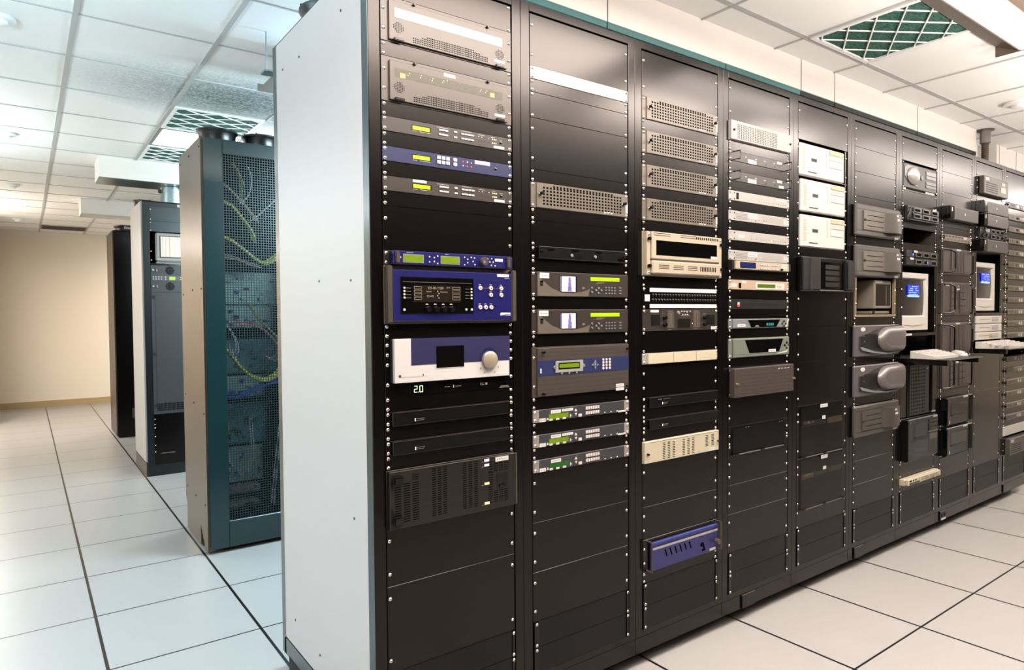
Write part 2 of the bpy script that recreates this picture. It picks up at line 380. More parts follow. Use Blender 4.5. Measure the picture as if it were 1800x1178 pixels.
t = tag(bpy.data.objects.new('cable_conduit', None), 'flexible braided conduit dropping from ceiling to top of ninth rack', 'conduit'); C.objects.link(t); t.location = (5.225, .18, 2.545)
bm = bmesh.new(); lathe(bm, [(.022, 0), (.022, .23)], 20)
for i in range(14): lathe(bm, [(.023, .005+i*.016), (.027, .011+i*.016), (.023, .017+i*.016)], 20)
obj('braided_sleeve', bm, M('braided_gray_sleeve', (150, 132, 112), .5, metal=.6, bump=.6, scale=300), t)
bm = bmesh.new(); lathe(bm, [(.036, .215), (.036, .315), (.042, .317), (.042, .319)], 24); smooth(obj('metal_collar', bm, M('gray_steel', (190, 182, 174), .35, metal=.5), t))
bm = bmesh.new(); lathe(bm, [(.062, .313), (.062, .3195)], 24); obj('ceiling_ring', bm, M('gray_flange', (150, 134, 122), .5), t)

# ------------------------------------------------------------------ rack cabinets of the near row
ORD = 'first second third fourth fifth sixth seventh eighth ninth tenth'.split()
CABTXT = ['tall black rack with white side panel, first of the near row',
          'tall black rack with two small color screens, second of near row',
          'tall black rack holding four perforated gray units, third of near row',
          'tall black rack full of slim white units, fourth of near row',
          'tall black rack holding three ivory computers, fifth of near row',
          'tall black rack of rounded gray disk arrays, sixth of near row',
          'tall black rack with monitor and pulled out keyboard tray, seventh of near row',
          'tall black rack of units with curved black handles, eighth of near row',
          'tall black rack with monitor and curved keyboard, ninth of near row',
          'tall black rack of many slim repeated units at right edge, tenth of near row']
def dup(o, parent, loc=None):
    c = o.copy(); C.objects.link(c); c.parent = parent
    if loc is not None: c.location = loc
    return c
def cabinets():
    g = .0006
    bm = bmesh.new()
    bbox(bm, g, .0385, 0, .045, .131, 2.532); bbox(bm, .5285, W-g, 0, .045, .131, 2.532)
    bbox(bm, .0385, .5285, 0, .045, 2.503, 2.532); bbox(bm, .0385, .5285, 0, .045, .131, .158)
    bmesh.ops.bevel(bm, geom=[e for e in bm.edges], offset=.0012, segments=1, affect='EDGES')
    frame = finish(bm, 'front_frame', rackm)
    rail = boxmesh(.026, .02, 2.34, rackm); kick = boxmesh(W-.0012, .02, .066, rackm, .001)
    side = boxmesh(.002, .82, 2.39, dark); top = boxmesh(W-.002, .875, .006, rackm); back = boxmesh(W-.01, .003, 2.39, dark); plinth = boxmesh(W, .74, .07, dark)
    post = boxmesh(.012, .045, 2.47, teal); rear = boxmesh(W-.002, .03, 2.46, rackm)
    for k in range(10):
        t = tag(bpy.data.objects.new('equipment_rack', None), CABTXT[k], 'rack cabinet', 'rack cabinets of the near row'); C.objects.link(t); t.location = (X0+k*W, 0, 0)
        link('front_frame', frame, t)
        for x in (.0385+.008, .5285-.008): link('mounting_rail', rail, t, (x, .018, 1.328))
        kp = link('kick_plate', kick, t, (W/2, .014, .0955))
        if k % 2 == 1:
            bx = link('outlet_box', boxmesh(.105, .012, .062, black, .001), t, (.115 if k != 3 else .2, .003, .094))
            link('box_edge', boxmesh(.103, .0122, .003, M('pale_metal_edge', (120, 110, 104), .4, metal=.5)), bx, (0, 0, .0315))  # paler strip along the top edge of the box
            if k == 7:
                for s in (-.02, .02): link('outlet', discmesh(.014, .003, dark), bx, (s, -.006, .006))
                tag(link('label_sticker', boxmesh(.07, .001, .012, label), bx, (0, -.0063, -.022)), 'white label sticker')
        link('plinth', plinth, t, (W/2, .47, .0352)); link('top_panel', top, t, (W/2, .4835, 2.5285))
        link('back_panel', back, t, (W/2, .866, 1.33)); link('rear_frame', rear, t, (W/2, .9, 1.3))
        for x in (.0018, W-.0018):
            if k == 0 and x < .1:
                bm = bmesh.new(); bbox(bm, 0, .012, .045, .872, .137, 2.526)
                sp = tag(obj('side_panel', bm, whitepanel, t), 'white side panel')
                for y, z in ((.15, 1.56), (.43, 1.57), (.15, .80), (.75, .25), (.48, .22), (.2, 2.42), (.6, 2.40), (.79, 2.41)):
                    link('screw', discmesh(.0045, .002, M('dark_rivet', (58, 56, 54), .4)), sp, (0, y, z), (0, 0, -PI/2))
                bm = bmesh.new(); bbox(bm, 0, .012, .03, .89, .062, .130); tag(obj('side_kick_plate', bm, teal, t), 'dark kick plate tinted by teal light, under side panel')
                tag(link('rear_post', post, t, (.006, .8955, 1.297)), 'dark rear edge post tinted by teal light')
                tag(link('side_edge', boxmesh(.002, .043, 2.39, teal), t, (.0, .0235, 1.33)), 'dark front edge tinted by teal light, seen beside the white panel')
            else: link('inner_wall', side, t, (x, .456, 1.33))
cabinets()
def collar(x, y, lab, r=.115, m=None, z=2.5316):
    bm = bmesh.new(); lathe(bm, [(r*.86, 0), (r*.9, .045), (r, .062), (r, .072), (r*.93, .072), (r*.84, .05), (r*.82, .002)], 36)
    for k in range(6):
        a = k*PI/3; bbox(bm, r*.97*math.cos(a)-.004, r*.97*math.cos(a)+.004, r*.97*math.sin(a)-.004, r*.97*math.sin(a)+.004, .070, .077)
    return tag(smooth(obj('duct_collar', bm, m or M('black_collar_plastic', (20, 22, 23), .3), None, (x, y, z))), lab, 'duct collar')
collar(.115, .63, 'black flared duct collar on top of rack with white side panel')

# ------------------------------------------------------------------ rack units
class Dev:
    units = {}
    def __init__(s, name, cab, u, n, lab, cat, short=None, group=None):
        s.cab, s.u, s.n, s.h = cab, u, n, n*PU*1000; s.at = {}
        r = bpy.data.objects.new(name, None); C.objects.link(r)
        r.location = (X0+(cab-1)*W+.0405, 0, TOP-(u+n)*PU); tag(r, lab, cat, group); s.root = r
        if short: Dev.units.setdefault(cab, []).append((u, n, short))
    def place(s, name, me, x, z, out, par=None):
        p = Vector((x/1000, -out/1000, (s.h-z)/1000)); q = s.at.get(par.name, Vector()) if par else Vector()
        o = link(name, me, par or s.root, p-q); s.at[o.name] = p; return o
    def b(s, name, x0, z0, x1, z1, o0, o1, m, par=None, bev=0):
        return s.place(name, boxmesh(abs(x1-x0)/1000, abs(o1-o0)/1000, abs(z1-z0)/1000, m, bev/1000), (x0+x1)/2, (z0+z1)/2, (o0+o1)/2, par)
    def c(s, name, x, z, r, o0, o1, m, par=None, seg=16, dome=0):
        return s.place(name, discmesh(r/1000, (o1-o0)/1000, m, seg, dome/1000), x, z, o0, par)
    def poly(s, name, pts, o0, o1, m, par=None):
        bm = bmesh.new(); bprism(bm, [(x/1000, -z/1000) for x, z in pts], -o1/1000, -o0/1000)
        return s.place(name, finish(bm, name, m), 0, 0, 0, par)
    def tubes(s, name, paths, r, m, par=None, seg=8):            # each path a list of (x, z, out)
        bm = bmesh.new()
        for p in paths: tube(bm, [(x/1000, -o/1000, -z/1000) for x, z, o in p], r/1000, seg)
        return s.place(name, finish(bm, name, m), 0, 0, 0, par)
    def plate(s, m, o1=2.5, x0=.3, x1=482.2, z0=.4, z1=None, marks=(), name='faceplate', bev=.8, o0=-3, par=None):
        z1 = s.h-.4 if z1 is None else z1; ms = [m]; bm = bmesh.new()
        bbox(bm, x0/1000, x1/1000, -o1/1000, -o0/1000, -z1/1000, -z0/1000)
        if bev: bmesh.ops.bevel(bm, geom=bm.edges[:], offset=bev/1000, segments=1, affect='EDGES')
        for a in marks:
            if a[4] not in ms: ms.append(a[4])
            e = a[5] if len(a) > 5 else .3
            bbox(bm, a[0]/1000, a[2]/1000, -(o1+e)/1000, -o1/1000, -a[3]/1000, -a[1]/1000, ms.index(a[4]))
        return s.place(name, finish(bm, name, ms), 0, 0, 0, par)
    def scr(s, out=2.5, zs=None, xs=(9, 473)):
        if zs is None:
            if s.n <= 2: zs = (8, s.h-8)
            elif s.n <= 4: zs = (38, s.h-38)
            else: zs = (38, s.h-38)
        for x in xs:
            for z in zs: s.place('screw', screwmesh(), x, z, out)
    def chassis(s, depth=260, m=None, x0=18, x1=464): return s.b('chassis', x0, 1, x1, s.h-1, -depth, -2.6, m or dark)
    def grid(s, name, x0, z0, x1, z1, nx, nz, w, h, o0, o1, m, par=None, bev=.6, skip=()):
        for i in range(nx):
            for j in range(nz):
                if (i, j) in skip: continue
                x = x0+(x1-x0)*(i/(nx-1) if nx > 1 else .5); z = z0+(z1-z0)*(j/(nz-1) if nz > 1 else .5)
                s.b(name, x-w/2, z-h/2, x+w/2, z+h/2, o0, o1, m, par, bev)
    def sticker(s, x0, z0, x1, z1, out=2.5, lines=2, par=None, m=None):
        mk = []; n = max(1, lines); w = x1-x0; h = z1-z0
        for j in range(lines):
            a = x0+w*.12
            while a < x1-w*.2:
                l = w*random.uniform(.08, .2); l = min(l, x1-w*.1-a); zz = z0+h*(j+.5)/n
                mk.append((a, zz-h*.09, a+l, zz+h*.09, M('faded_gray_print', (150, 144, 140), .6), .1)); a += l+w*.05
        return s.plate(m or label, out+.4, x0, x1, z0, z1, mk, 'label_sticker', 0, out-.2, par)
def dots(x0, z0, x1, z1, nx, nz, w, h, m, skip=lambda i, j: False, e=.3):
    r = []
    for i in range(nx):
        for j in range(nz):
            if skip(i, j): continue
            x = x0+(x1-x0)*(i/(nx-1) if nx > 1 else .5); z = z0+(z1-z0)*(j/(nz-1) if nz > 1 else .5)
            r.append((x-w/2, z-h/2, x+w/2, z+h/2, m, e))
    return r
def legend(x0, x1, z, m=None, h=1.1):
    r = []; a = x0
    while a < x1-1: l = min(random.uniform(2.5, 6), x1-a); r.append((a, z-h/2, a+l, z+h/2, m or wht, .12)); a += l+1.2
    return r
BL = [[(0, 2), (5, 1), (9, 1), (11, 1), (13, 1), (15, 1), (16, 3), (24, 1), (29, 1), (31, 1), (33, 1), (38, 4), (42, 6)],
      [(0, 4), (5, 1), (6, 2), (8, 4), (12, 1), (15, 1), (16, 2), (19, 1), (22, 1), (25, 1), (30, 1), (32, 1), (34, 1), (36, 4), (40, 4), (44, 4)],
      [(0, 4), (6, 1), (9, 1), (12, 1), (15, 1), (20, 1), (25, 2), (28, 3), (32, 1), (34, 1), (37, 4), (41, 3), (47, 1)],
      [(0, 4), (6, 1), (8, 1), (10, 1), (12, 1), (14, 1), (16, 1), (19, 1), (21, 1), (23, 1), (25, 1), (28, 1), (32, 3), (38, 3), (41, 3), (44, 4)],
      [(0, 4), (16, 1), (21, 4), (25, 4), (29, 5), (46, 2)],
      [(0, 3), (3, 3), (6, 3), (9, 1), (14, 1), (24, 1), (29, 1), (34, 1), (39, 3), (42, 3), (45, 3)],
      [(0, 3), (7, 2), (11, 1), (14, 1), (44, 2), (47, 1)],
      [(0, 3), (3, 3), (6, 2), (10, 1), (11, 1), (13, 1), (18, 1), (24, 1), (35, 1), (45, 3)],
      [(0, 2), (5, 1), (30, 6), (36, 6), (42, 6)],
      [(0, 5)]+[(6+2*i, 1) for i in range(11)]+[(32+2*i, 1) for i in range(5)]+[(42, 1)]]
SIZE = {1: 'slim', 2: 'low', 3: 'medium', 4: 'tall', 5: 'tall', 6: 'large'}
def blanks():
    for k in range(10):
        us = sorted(Dev.units.get(k+1, [])); run = 0
        for i, (u, n) in enumerate(BL[k]):
            above = [a for a in us if a[0]+a[1] <= u+.01]; below = [a for a in us if a[0] >= u+n-.01]
            prev = i and BL[k][i-1][0]+BL[k][i-1][1] == u; nxt = i+1 < len(BL[k]) and BL[k][i+1][0] == u+n
            if not prev: run = 0
            run += 1
            word = ['', 'second ', 'third ', 'fourth '][run-1]
            if not above: lab = '%s%s black blank panel at top of the %s rack' % (word, SIZE[n], ORD[k])
            elif not prev and not nxt and below and (len(below[0][2].split())+len(above[-1][2].split())) <= 6:
                lab = '%s black blank panel between %s and %s, %s rack' % (SIZE[n], above[-1][2], below[0][2], ORD[k])
            else: lab = '%s%s black blank panel below the %s, %s rack' % (word, SIZE[n], above[-1][2], ORD[k])
            d = Dev('rack_blank_plate', k+1, u, n, lab, 'blank panel', None, 'blank panels of the near row')
            d.plate(black, 0, bev=.7, name='panel')
            zs = None
            if n >= 5: zs = (38, d.h-38)
            d.scr(0, zs)
        for q, nm in ((0, 'upper'), (1, 'lower')):
            d = Dev('rack_vent_plate', k+1, 48+2.11*q, 2.1, '%s perforated black vent panel at foot of the %s rack' % (nm, ORD[k]), 'vent panel', None, 'perforated vent panels')
            d.b('perforated_sheet', 24, .6, 470, d.h-.6, -3, 1, perf); d.b('mounting_flange', 2, .6, 24, d.h-.6, -3, 4, black, None, .8); d.b('mounting_flange', 470, .6, 481, d.h-.6, -3, 4, black, None, .8)
            d.scr(4, (9, d.h-9), (13, 475))
t = tag(bpy.data.objects.new('ceiling_vent', None), 'dark brownish vent in the ceiling just before the back wall', 'air vent'); C.objects.link(t); t.location = (-.325, 10.70, HC)
link('vent_backing', boxmesh(.56, .38, .004, M('dark_vent_brown', (96, 78, 66), .7)), t, (0, 0, -.003))
for y in [-.17+.034*i for i in range(11)]: link('slat', boxmesh(.56, .004, .016, M('vent_slat_brown', (150, 128, 110), .6)), t, (0, y, -.012))
for x in (-.29, .29): link('vent_frame', boxmesh(.02, .42, .01, white), t, (x, 0, -.006))
pale = M('pale_window_reflection', (226, 212, 196), .18, spec=.7); olive = M('olive_circuit_board', (92, 84, 58), .4)
hole = M('dark_hole', (9, 8, 8), .9, spec=.03, var=0); shade = M('groove_shadow_gap', (48, 43, 40), .7)
rk = lambda k: ORD[k-1]+' rack'
def thumb(d, x, z, out=8, m=None, r=5): return d.c('thumb_screw', x, z, r, out, out+14, m or black, None, 12)
# ---- first rack
def door_unit(u, lab, short, lit):
    d = Dev('door_unit', 1, u, 3, lab, 'rack unit', short, 'taupe door units'); h = d.h; d.chassis()
    d.plate(gray, 1.5); d.scr(1.5)
    hx = lambda cx, cy: [m for m in dots(cx-16, cy-14, cx+16, cy+14, 7, 7, 2.6, 2.6, hole, lambda i, j: abs(i-3)+abs(j-3) > 4)]
    vent = dots(107, 98, 379, 122, 46, 5, 3.4, 3.4, hole, lambda i, j: (j < 2 and (i < 5 or i > 40)) or (j < 1 and (i < 8 or i > 36)))
    dr = d.plate(gray, 9, 25, 461, 12, 129, hx(56, 90)+hx(430, 88)+vent, 'door', 1, 1.6)
    if lit: d.b('window', 44, 33, 439, 60, 8.6, 9.3, pale, dr)  # pale colour stands for ceiling light reflected in the glass
    else:
        w_ = d.plate(olive, 9.4, 42, 440, 32, 60, dots(43, 34, 439, 58, 1, 9, 396, .5, shade), 'window', 0, 8.6, dr)
        for x, z, m in ((92, 41, 0), (86, 48, 0), (132, 39, 0), (129, 46, 0), (173, 40, 0), (170, 47, 0), (212, 39, 0), (208, 45, 0), (225, 36, 0), (248, 39, 1), (269, 38, 1), (355, 38, 0), (350, 45, 0), (376, 39, 0), (371, 46, 0)):
            d.c('indicator_light', x, z, 1.4, 9.4, 10.0, red_e if m else yel_e, w_, 8)
        d.b('yellow_tab', 59, 45, 77, 60, 9.4, 9.8, M('faded_yellow_tab', (200, 176, 110), .6), w_); d.b('yellow_tab', 389, 42, 407, 56, 9.4, 9.8, M('faded_yellow_tab', (200, 176, 110), .6), w_)
        d.sticker(213, 13.5, 255, 24, 9, 1)
    for x in (39, 412): d.b('latch', x, 122, x+33, 131, 9, 17, black, dr, 2)
    d.sticker(408, 107, 449, 115, 9, 1, dr)
    for x in (109, 381): d.c('thumb_screw', x, 9, 4.6, 1.5, 16, black, None, 12); 
door_unit(2, 'taupe door unit with pale window reflecting ceiling light, topmost equipment in the first rack', 'upper door unit', True)
door_unit(6, 'taupe door unit with dark window and red lights, second in first rack', 'lower door unit', False)
def lcd1u(u, lab, short, m, alt):
    d = Dev('lcd_unit', 1, u, 1, lab, 'rack unit', short); d.chassis()
    mk = legend(103, 118, 31)+legend(128, 165, 31)
    if not alt: mk += legend(188, 232, 6)+legend(280, 320, 4)+legend(345, 370, 7)+legend(396, 412, 7)+legend(430, 442, 11)+dots(18, 5, 18, 36, 1, 2, 3, 3, ink)+dots(241, 5, 241, 36, 1, 2, 3, 3, ink)+dots(456, 5, 456, 36, 1, 2, 3, 3, ink)
    d.plate(m, 2.5, marks=mk); d.scr()
    fr = d.b('display_bezel', 101, 13, 167, 28.5, 2.5, 3.4, black); d.b('display', 102.5, 15.5, 163, 27.5, 3.4, 3.7, lcdb, fr)
    if not alt:
        d.grid('button', 201, 14, 224, 28, 3, 2, 11, 5.5, 2.5, 5, wht); d.grid('button', 257, 12, 257, 29, 1, 2, 12, 5.5, 2.5, 5, wht); d.grid('button', 284, 14, 322, 29, 4, 2, 11, 5.5, 2.5, 5, wht)
        for z0, x0, x1 in ((10.5, 194, 231), (24.5, 194, 231), (10.5, 277, 329), (25.5, 277, 329)): d.b('button_recess', x0, z0, x1, z0+7.5, 2.3, 2.7, bezel)
        for x, z in ((347, 13), (359, 13), (371, 14), (347, 25), (359, 25), (371, 25), (386, 13), (386, 26)): d.c('indicator_light', x, z, 1.8, 2.5, 3.5, wht if z < 14 else ink, None, 8)
        for i in range(3):
            for z in (14, 26): d.c('indicator_light', 402+i*7, z, 2, 2.5, 3.5, yel_e, None, 8)
        d.c('jack', 436, 20, 5, 2.5, 4.5, bezel); d.sticker(407, 33, 450, 41, 2.5, 1)
    else:
        d.grid('button', 195, 12, 228, 26, 3, 2, 13, 11, 2.5, 5, wht); d.grid('button', 255, 12, 255, 26, 1, 2, 13, 11, 2.5, 5, wht)
        for x, z, m_ in ((286, 13, red_e), (302, 13, yel_e), (317, 14, wht), (286, 26, wht), (301, 26, red_e), (317, 26, red_e)): d.c('indicator_light', x, z, 2.2, 2.5, 3.5, m_, None, 8)
        d.sticker(331, 2.5, 391, 14, 2.5, 1); d.c('jack', 414, 21, 5, 2.5, 4.5, bezel)
    return d
lcd1u(10, 'slim taupe unit with green display just below the two door units', 'upper taupe LCD unit', mgray, 0)
lcd1u(12, 'slim navy blue unit with green display between two taupe twins', 'navy LCD unit', navy, 1)
lcd1u(14, 'slim taupe unit with green display below the navy blue one', 'lower taupe LCD unit', mgray, 0).sticker(102, 1.5, 150, 9.5, 2.6, 1)
def twin():
    d = Dev('audio_processor', 1, 19, 1, 'slim royal blue unit with two green displays and gray knob, first rack', 'rack unit', 'blue twin display unit'); d.chassis()
    d.plate(char, 2); d.scr(2)
    f = d.plate(blue, 26, 22, 462, 1.5, 43, legend(66, 90, 6)+legend(200, 215, 6)+[(121, 8, 123, 40, navy), (255, 8, 257, 40, navy)], 'front_panel', 2, 2)
    for x in (26, 438): d.b('handle', x, 3, x+15, 41, 26, 34, gray, f, 3)
    for x0, x1 in ((55, 124), (186, 254)):
        bz = d.b('display_bezel', x0-3, 11, x1, 38, 26, 28, silver, f, 6); d.b('display', x0, 13.5, x1-4, 34.5, 28, 28.4, lcd, bz)
    for x, z in ((44, 22), (144, 16), (144, 32), (161, 18), (161, 30), (173, 13), (173, 36), (272, 12), (284, 18), (284, 29), (272, 36), (298, 11), (310, 13), (305, 24), (312, 34), (362, 13), (378, 12), (371, 23), (384, 23), (377, 34), (392, 35)):
        d.b('button', x-2.4, z-2.4, x+2.4, z+2.4, 26, 28, wht, f, .6)
    k = d.c('knob', 345, 23, 14, 26, 40, gray, f, 24, 0); d.c('finger_dimple', 341, 25, 4, 40, 40.4, silver, k); d.sticker(392, 11, 424, 20, 26, 1, f)
twin()
def bigblue():
    d = Dev('control_unit', 1, 20, 4, 'big royal blue control unit with dark display and round buttons', 'rack unit', 'big blue control unit'); d.chassis(); h = d.h
    d.plate(lgray, 2); d.scr(2)
    for x in (0, 463): d.b('side_bracket', x, 2, x+20, h-2, 2, 24, gray, None, 3)
    f = d.plate(blue, 24, 20, 463, 14, h-7, legend(432, 452, 31), 'front_panel', 3, 2)
    bk = d.plate(gloss, 25.4, 43, 307, 35, 149, [(52, 50, 300, 51.2, M('thin_gray_line', (110, 104, 96), .5))], 'screen_panel', 1, 24, f)
    sc = d.b('display', 86, 60, 258, 112, 25.4, 25.8, dimscr, bk)
    bm = bmesh.new()
    for i in range(4): 
        for a, b in ((90, 116), (226, 255)):
            z = 64+i*11; bbox(bm, a/1000, b/1000, -.0262, -.0258, -(z+8)/1000, -z/1000); bbox(bm, (a+1)/1000, (b-1)/1000, -.0263, -.0261, -(z+7)/1000, -(z+1)/1000, 1)
    for i in range(4): bbox(bm, (170+(i%2)*5)/1000, (174+(i%2)*5)/1000, -.0262, -.0258, -(80+i*7)/1000, -(76+i*7)/1000)
    d.place('screen_boxes', finish(bm, 'screen_boxes', [dimtxt, dimscr]), 0, 0, 0, sc)
    def txt(s_, x, z, size):
        c = bpy.data.curves.new('screen_text', 'FONT'); c.body = s_; c.size = size/1000; c.extrude = .0001
        o = bpy.data.objects.new('t', c); me = bpy.data.meshes.new_from_object(o); bpy.data.objects.remove(o); me.materials.append(dimtxt)
        for v in me.vertices: v.co = Vector((v.co.x, -v.co.z, v.co.y))
        d.place('screen_text', me, x, z, 26, sc)
    txt('S2S-00-T20P', 137, 72, 11); txt('26.34', 204, 68, 6); txt('Symbol', 132, 81, 6); txt('Preparatics', 182, 82, 6); txt('ID-4.X', 134, 97, 9)
    for z in (69, 79, 89, 99): 
        d.b('button', 53, z-3, 59, z+3, 25.4, 28, wht, bk, .6); d.b('pointer_line', 62, z, 80, z+.9, 25.4, 25.7, dimtxt, bk)
        d.b('button', 295, z-3, 301, z+3, 25.4, 28, wht, bk, .6); d.b('pointer_line', 275, z, 291, z+.9, 25.4, 25.7, dimtxt, bk)
    for x in (54, 276, 297): d.b('button', x-2, 132, x+5, 139, 25.4, 28, wht, bk, .6)
    for x in (136, 165, 194, 223):
        d.c('knob', x, 134, 9, 25.4, 38, bezel, bk, 20); d.poly('arrow_mark', [(x-8, 120), (x+4, 120), (x-2, 116)], 25.4, 25.8, wht, bk)
    d.b('link_line', 333, 64.5, 417, 66, 24, 24.4, gold, f)
    for x, z in ((333, 65), (375, 65), (417, 65), (375, 87), (417, 87), (332, 128), (354, 128), (376, 128)):
        q = d.c('round_button', x, z, 7, 24, 29, wht, f, 18); d.c('button_center', x, z, 2.2, 29, 29.6, ink, q, 10)
        d.plate(wht, 24.2, x-5, x+4, z-12, z-10, name='legend', bev=0, o0=24, par=f)
    d.sticker(402, 17, 450, 26, 24, 1, f); d.sticker(414, 146, 456, 156, 24, 1, f)
    d.poly('curved_shadow_line', [(307, 33), (360, 36), (410, 42), (462, 52), (462, 54), (410, 44.5), (360, 38.5), (307, 36)], 24, 24.5, navy, f)
    d.poly('curved_shadow_line', [(307, 150), (350, 151), (400, 157), (462, 150), (462, 152), (400, 160), (350, 153.5), (307, 152.5)], 24, 24.5, navy, f)
bigblue()
def deck():
    d = Dev('disc_deck', 1, 25, 4, 'white deck with violet-blue face, dark slot and big round knob', 'rack unit', 'white and violet deck'); d.chassis(); h = d.h
    d.plate(gloss, 1.5); d.scr(1.5, (20, 50, 80, h-38))
    f = d.plate(M('deck_white_paint', (236, 230, 226), .4), 16, 26, 456, 1, 136, [], 'white_front', 1, 1.5)
    d.poly('violet_panel', [(82, 0), (457, 0), (457, 83), (82, 83)], 16, 17, violet, f)
    d.b('disc_slot', 170, 27, 273, 96, 17, 17.6, gloss, f, 6)
    tag(d.b('slot_lip', 168, 83, 262, 98.5, 16, 17.2, offw, f, 6), 'ivory lip under the dark slot')
    k = d.c('knob', 371, 79, 29, 16, 30, M('pale_gold_knob', (196, 182, 160), .35, metal=.3), f, 40)
    d.poly('knob_recess', [(371+38*math.cos(a*PI/12), 79-42*math.sin(a*PI/12)) for a in range(-1, 12)], 17, 17.4, navy, f)
    d.b('drawer_slot', 47, 111, 121, 119, 16, 16.8, offw, f); 
    for x in (43, 121): d.c('slot_end', x, 115, 4.5, 16, 16.5, gray, f)
    for x, z in ((337, 105), (353, 120), (394, 121), (409, 105)): d.c('pin', x, z, 1.8, 16, 18, gold, f, 8)
    segs = {'2': 'abged', '0': 'abcdef'}; mk = []
    for ch, x in (('2', 98), ('0', 117)):
        for s_ in segs[ch]:
            a = {'a': (1, 0, 11, 2), 'g': (1, 9.5, 11, 11.5), 'd': (1, 19, 11, 21), 'f': (0, 1, 2, 10), 'b': (10, 1, 12, 10), 'e': (0, 11, 2, 20), 'c': (10, 11, 12, 20)}[s_]
            mk.append((x+a[0], 149+a[1], x+a[2], 149+a[3], green_e))
    mk.append((112.5, 168, 114.5, 170, green_e))
    d.plate(gloss, 2.2, 84, 140, 144, 174, mk, 'number_display', .5, 1.5)
    d.plate(gloss, 1.8, 190, 480, 152, 178, legend(208, 228, 160)+[(240, 155, 243, 164, wht, .1)]+legend(248, 270, 160)+legend(345, 362, 157)+legend(345, 362, 162)+[(366, 156, 374, 163, dimtxt, .1)]+legend(428, 462, 172)+legend(424, 466, 176), 'legend_strip', .3, 1.5)
deck()
def bez_unit(cab, u, lab, short, x0, x1, ledm, txt):
    d = Dev('bezel_unit', cab, u, 1, lab, 'rack unit', short, 'slim black bezel units'); d.chassis()
    d.plate(black, 1); d.scr(1)
    f = d.plate(bezel, 10, x0, x1, 2, 43, legend(x0+80, x0+110, 27, dimtxt)+legend(x0+80, x0+108, 32, dimtxt)+(legend(x0+50, x0+74, 12)+legend(x0+82, x0+124, 12, dimtxt) if txt else []), 'front_bezel', 2, 1)
    d.b('top_highlight_edge', x0, 1.2, x1, 3, 9, 11, M('edge_highlight_plastic', (84, 72, 72), .25), f)  # highlight along the top edge, put in as a lighter strip
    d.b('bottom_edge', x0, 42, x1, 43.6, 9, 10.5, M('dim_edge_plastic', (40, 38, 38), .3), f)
    for z in (27, 32): d.b('indicator_light', x0+75, z-2, x0+78, z+2, 10, 10.6, ledm, f)
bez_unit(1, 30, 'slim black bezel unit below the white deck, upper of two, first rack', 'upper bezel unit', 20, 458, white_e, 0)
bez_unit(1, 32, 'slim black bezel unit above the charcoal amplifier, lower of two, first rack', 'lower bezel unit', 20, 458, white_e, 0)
def amp():
    d = Dev('amplifier', 1, 34, 4, 'tall charcoal vented amplifier with two bracket handles, first rack', 'amplifier', 'charcoal amplifier'); h = d.h; d.chassis()
    mk = dots(22, 18, 84, 32, 2, 3, 22, 2.4, hole)+dots(24, 42, 85, 158, 3, 17, 22, 2.6, hole, lambda i, j: i == 0 and j in (0, 16))
    mk += dots(150, 10, 190, 158, 3, 22, 14, 2.6, hole)+dots(264, 8, 308, 156, 3, 22, 14, 2.6, hole)+dots(366, 18, 430, 50, 4, 5, 17, 2.4, hole)+dots(366, 54, 366, 110, 1, 8, 17, 2.4, hole)+dots(366, 118, 430, 154, 4, 6, 17, 2.4, hole)
    mk += dots(160, 69, 160, 115, 1, 2, 318, .8, shade)
    d.plate(char, 1); d.scr(1)
    f = d.plate(char, 22, 2, 480, 1, h-1, [(a[0]+4, a[1], a[2]+4, a[3], a[4]) for a in mk], 'vented_front', 2, 1)
    d.b('top_edge_strip', 2, .6, 480, 2.4, 20, 23, lgray, f); d.b('right_edge_strip', 474, 3, 480, h-3, 21, 23, gray, f)
    for z in (14, 136): d.b('handle', 8, z, 44, z+28, 22, 38, bezel, f, 5)
    for z in (44, 120): d.b('handle_bar', 6, z-8, 16, z+8, 22, 30, char, f, 3)
    d.b('breaker_recess', 394, 62, 438, 112, 22, 22.6, gloss, f); d.b('breaker_switch', 404, 98, 428, 108, 22.6, 26, bezel, f, 2)
    d.sticker(390, 5, 444, 20, 22, 1, f)
    for z, m in ((10, white_e), (26, white_e), (88, yel_e), (154, yel_e)):
        for i in range(4): d.b('indicator_light', 346+i*5, z-4, 349+i*5, z+4, 22, 23, m, f)
        d.plate(dimtxt, 22.2, 334, 342, z+3, z+5, name='legend', bev=0, o0=22, par=f)
amp()
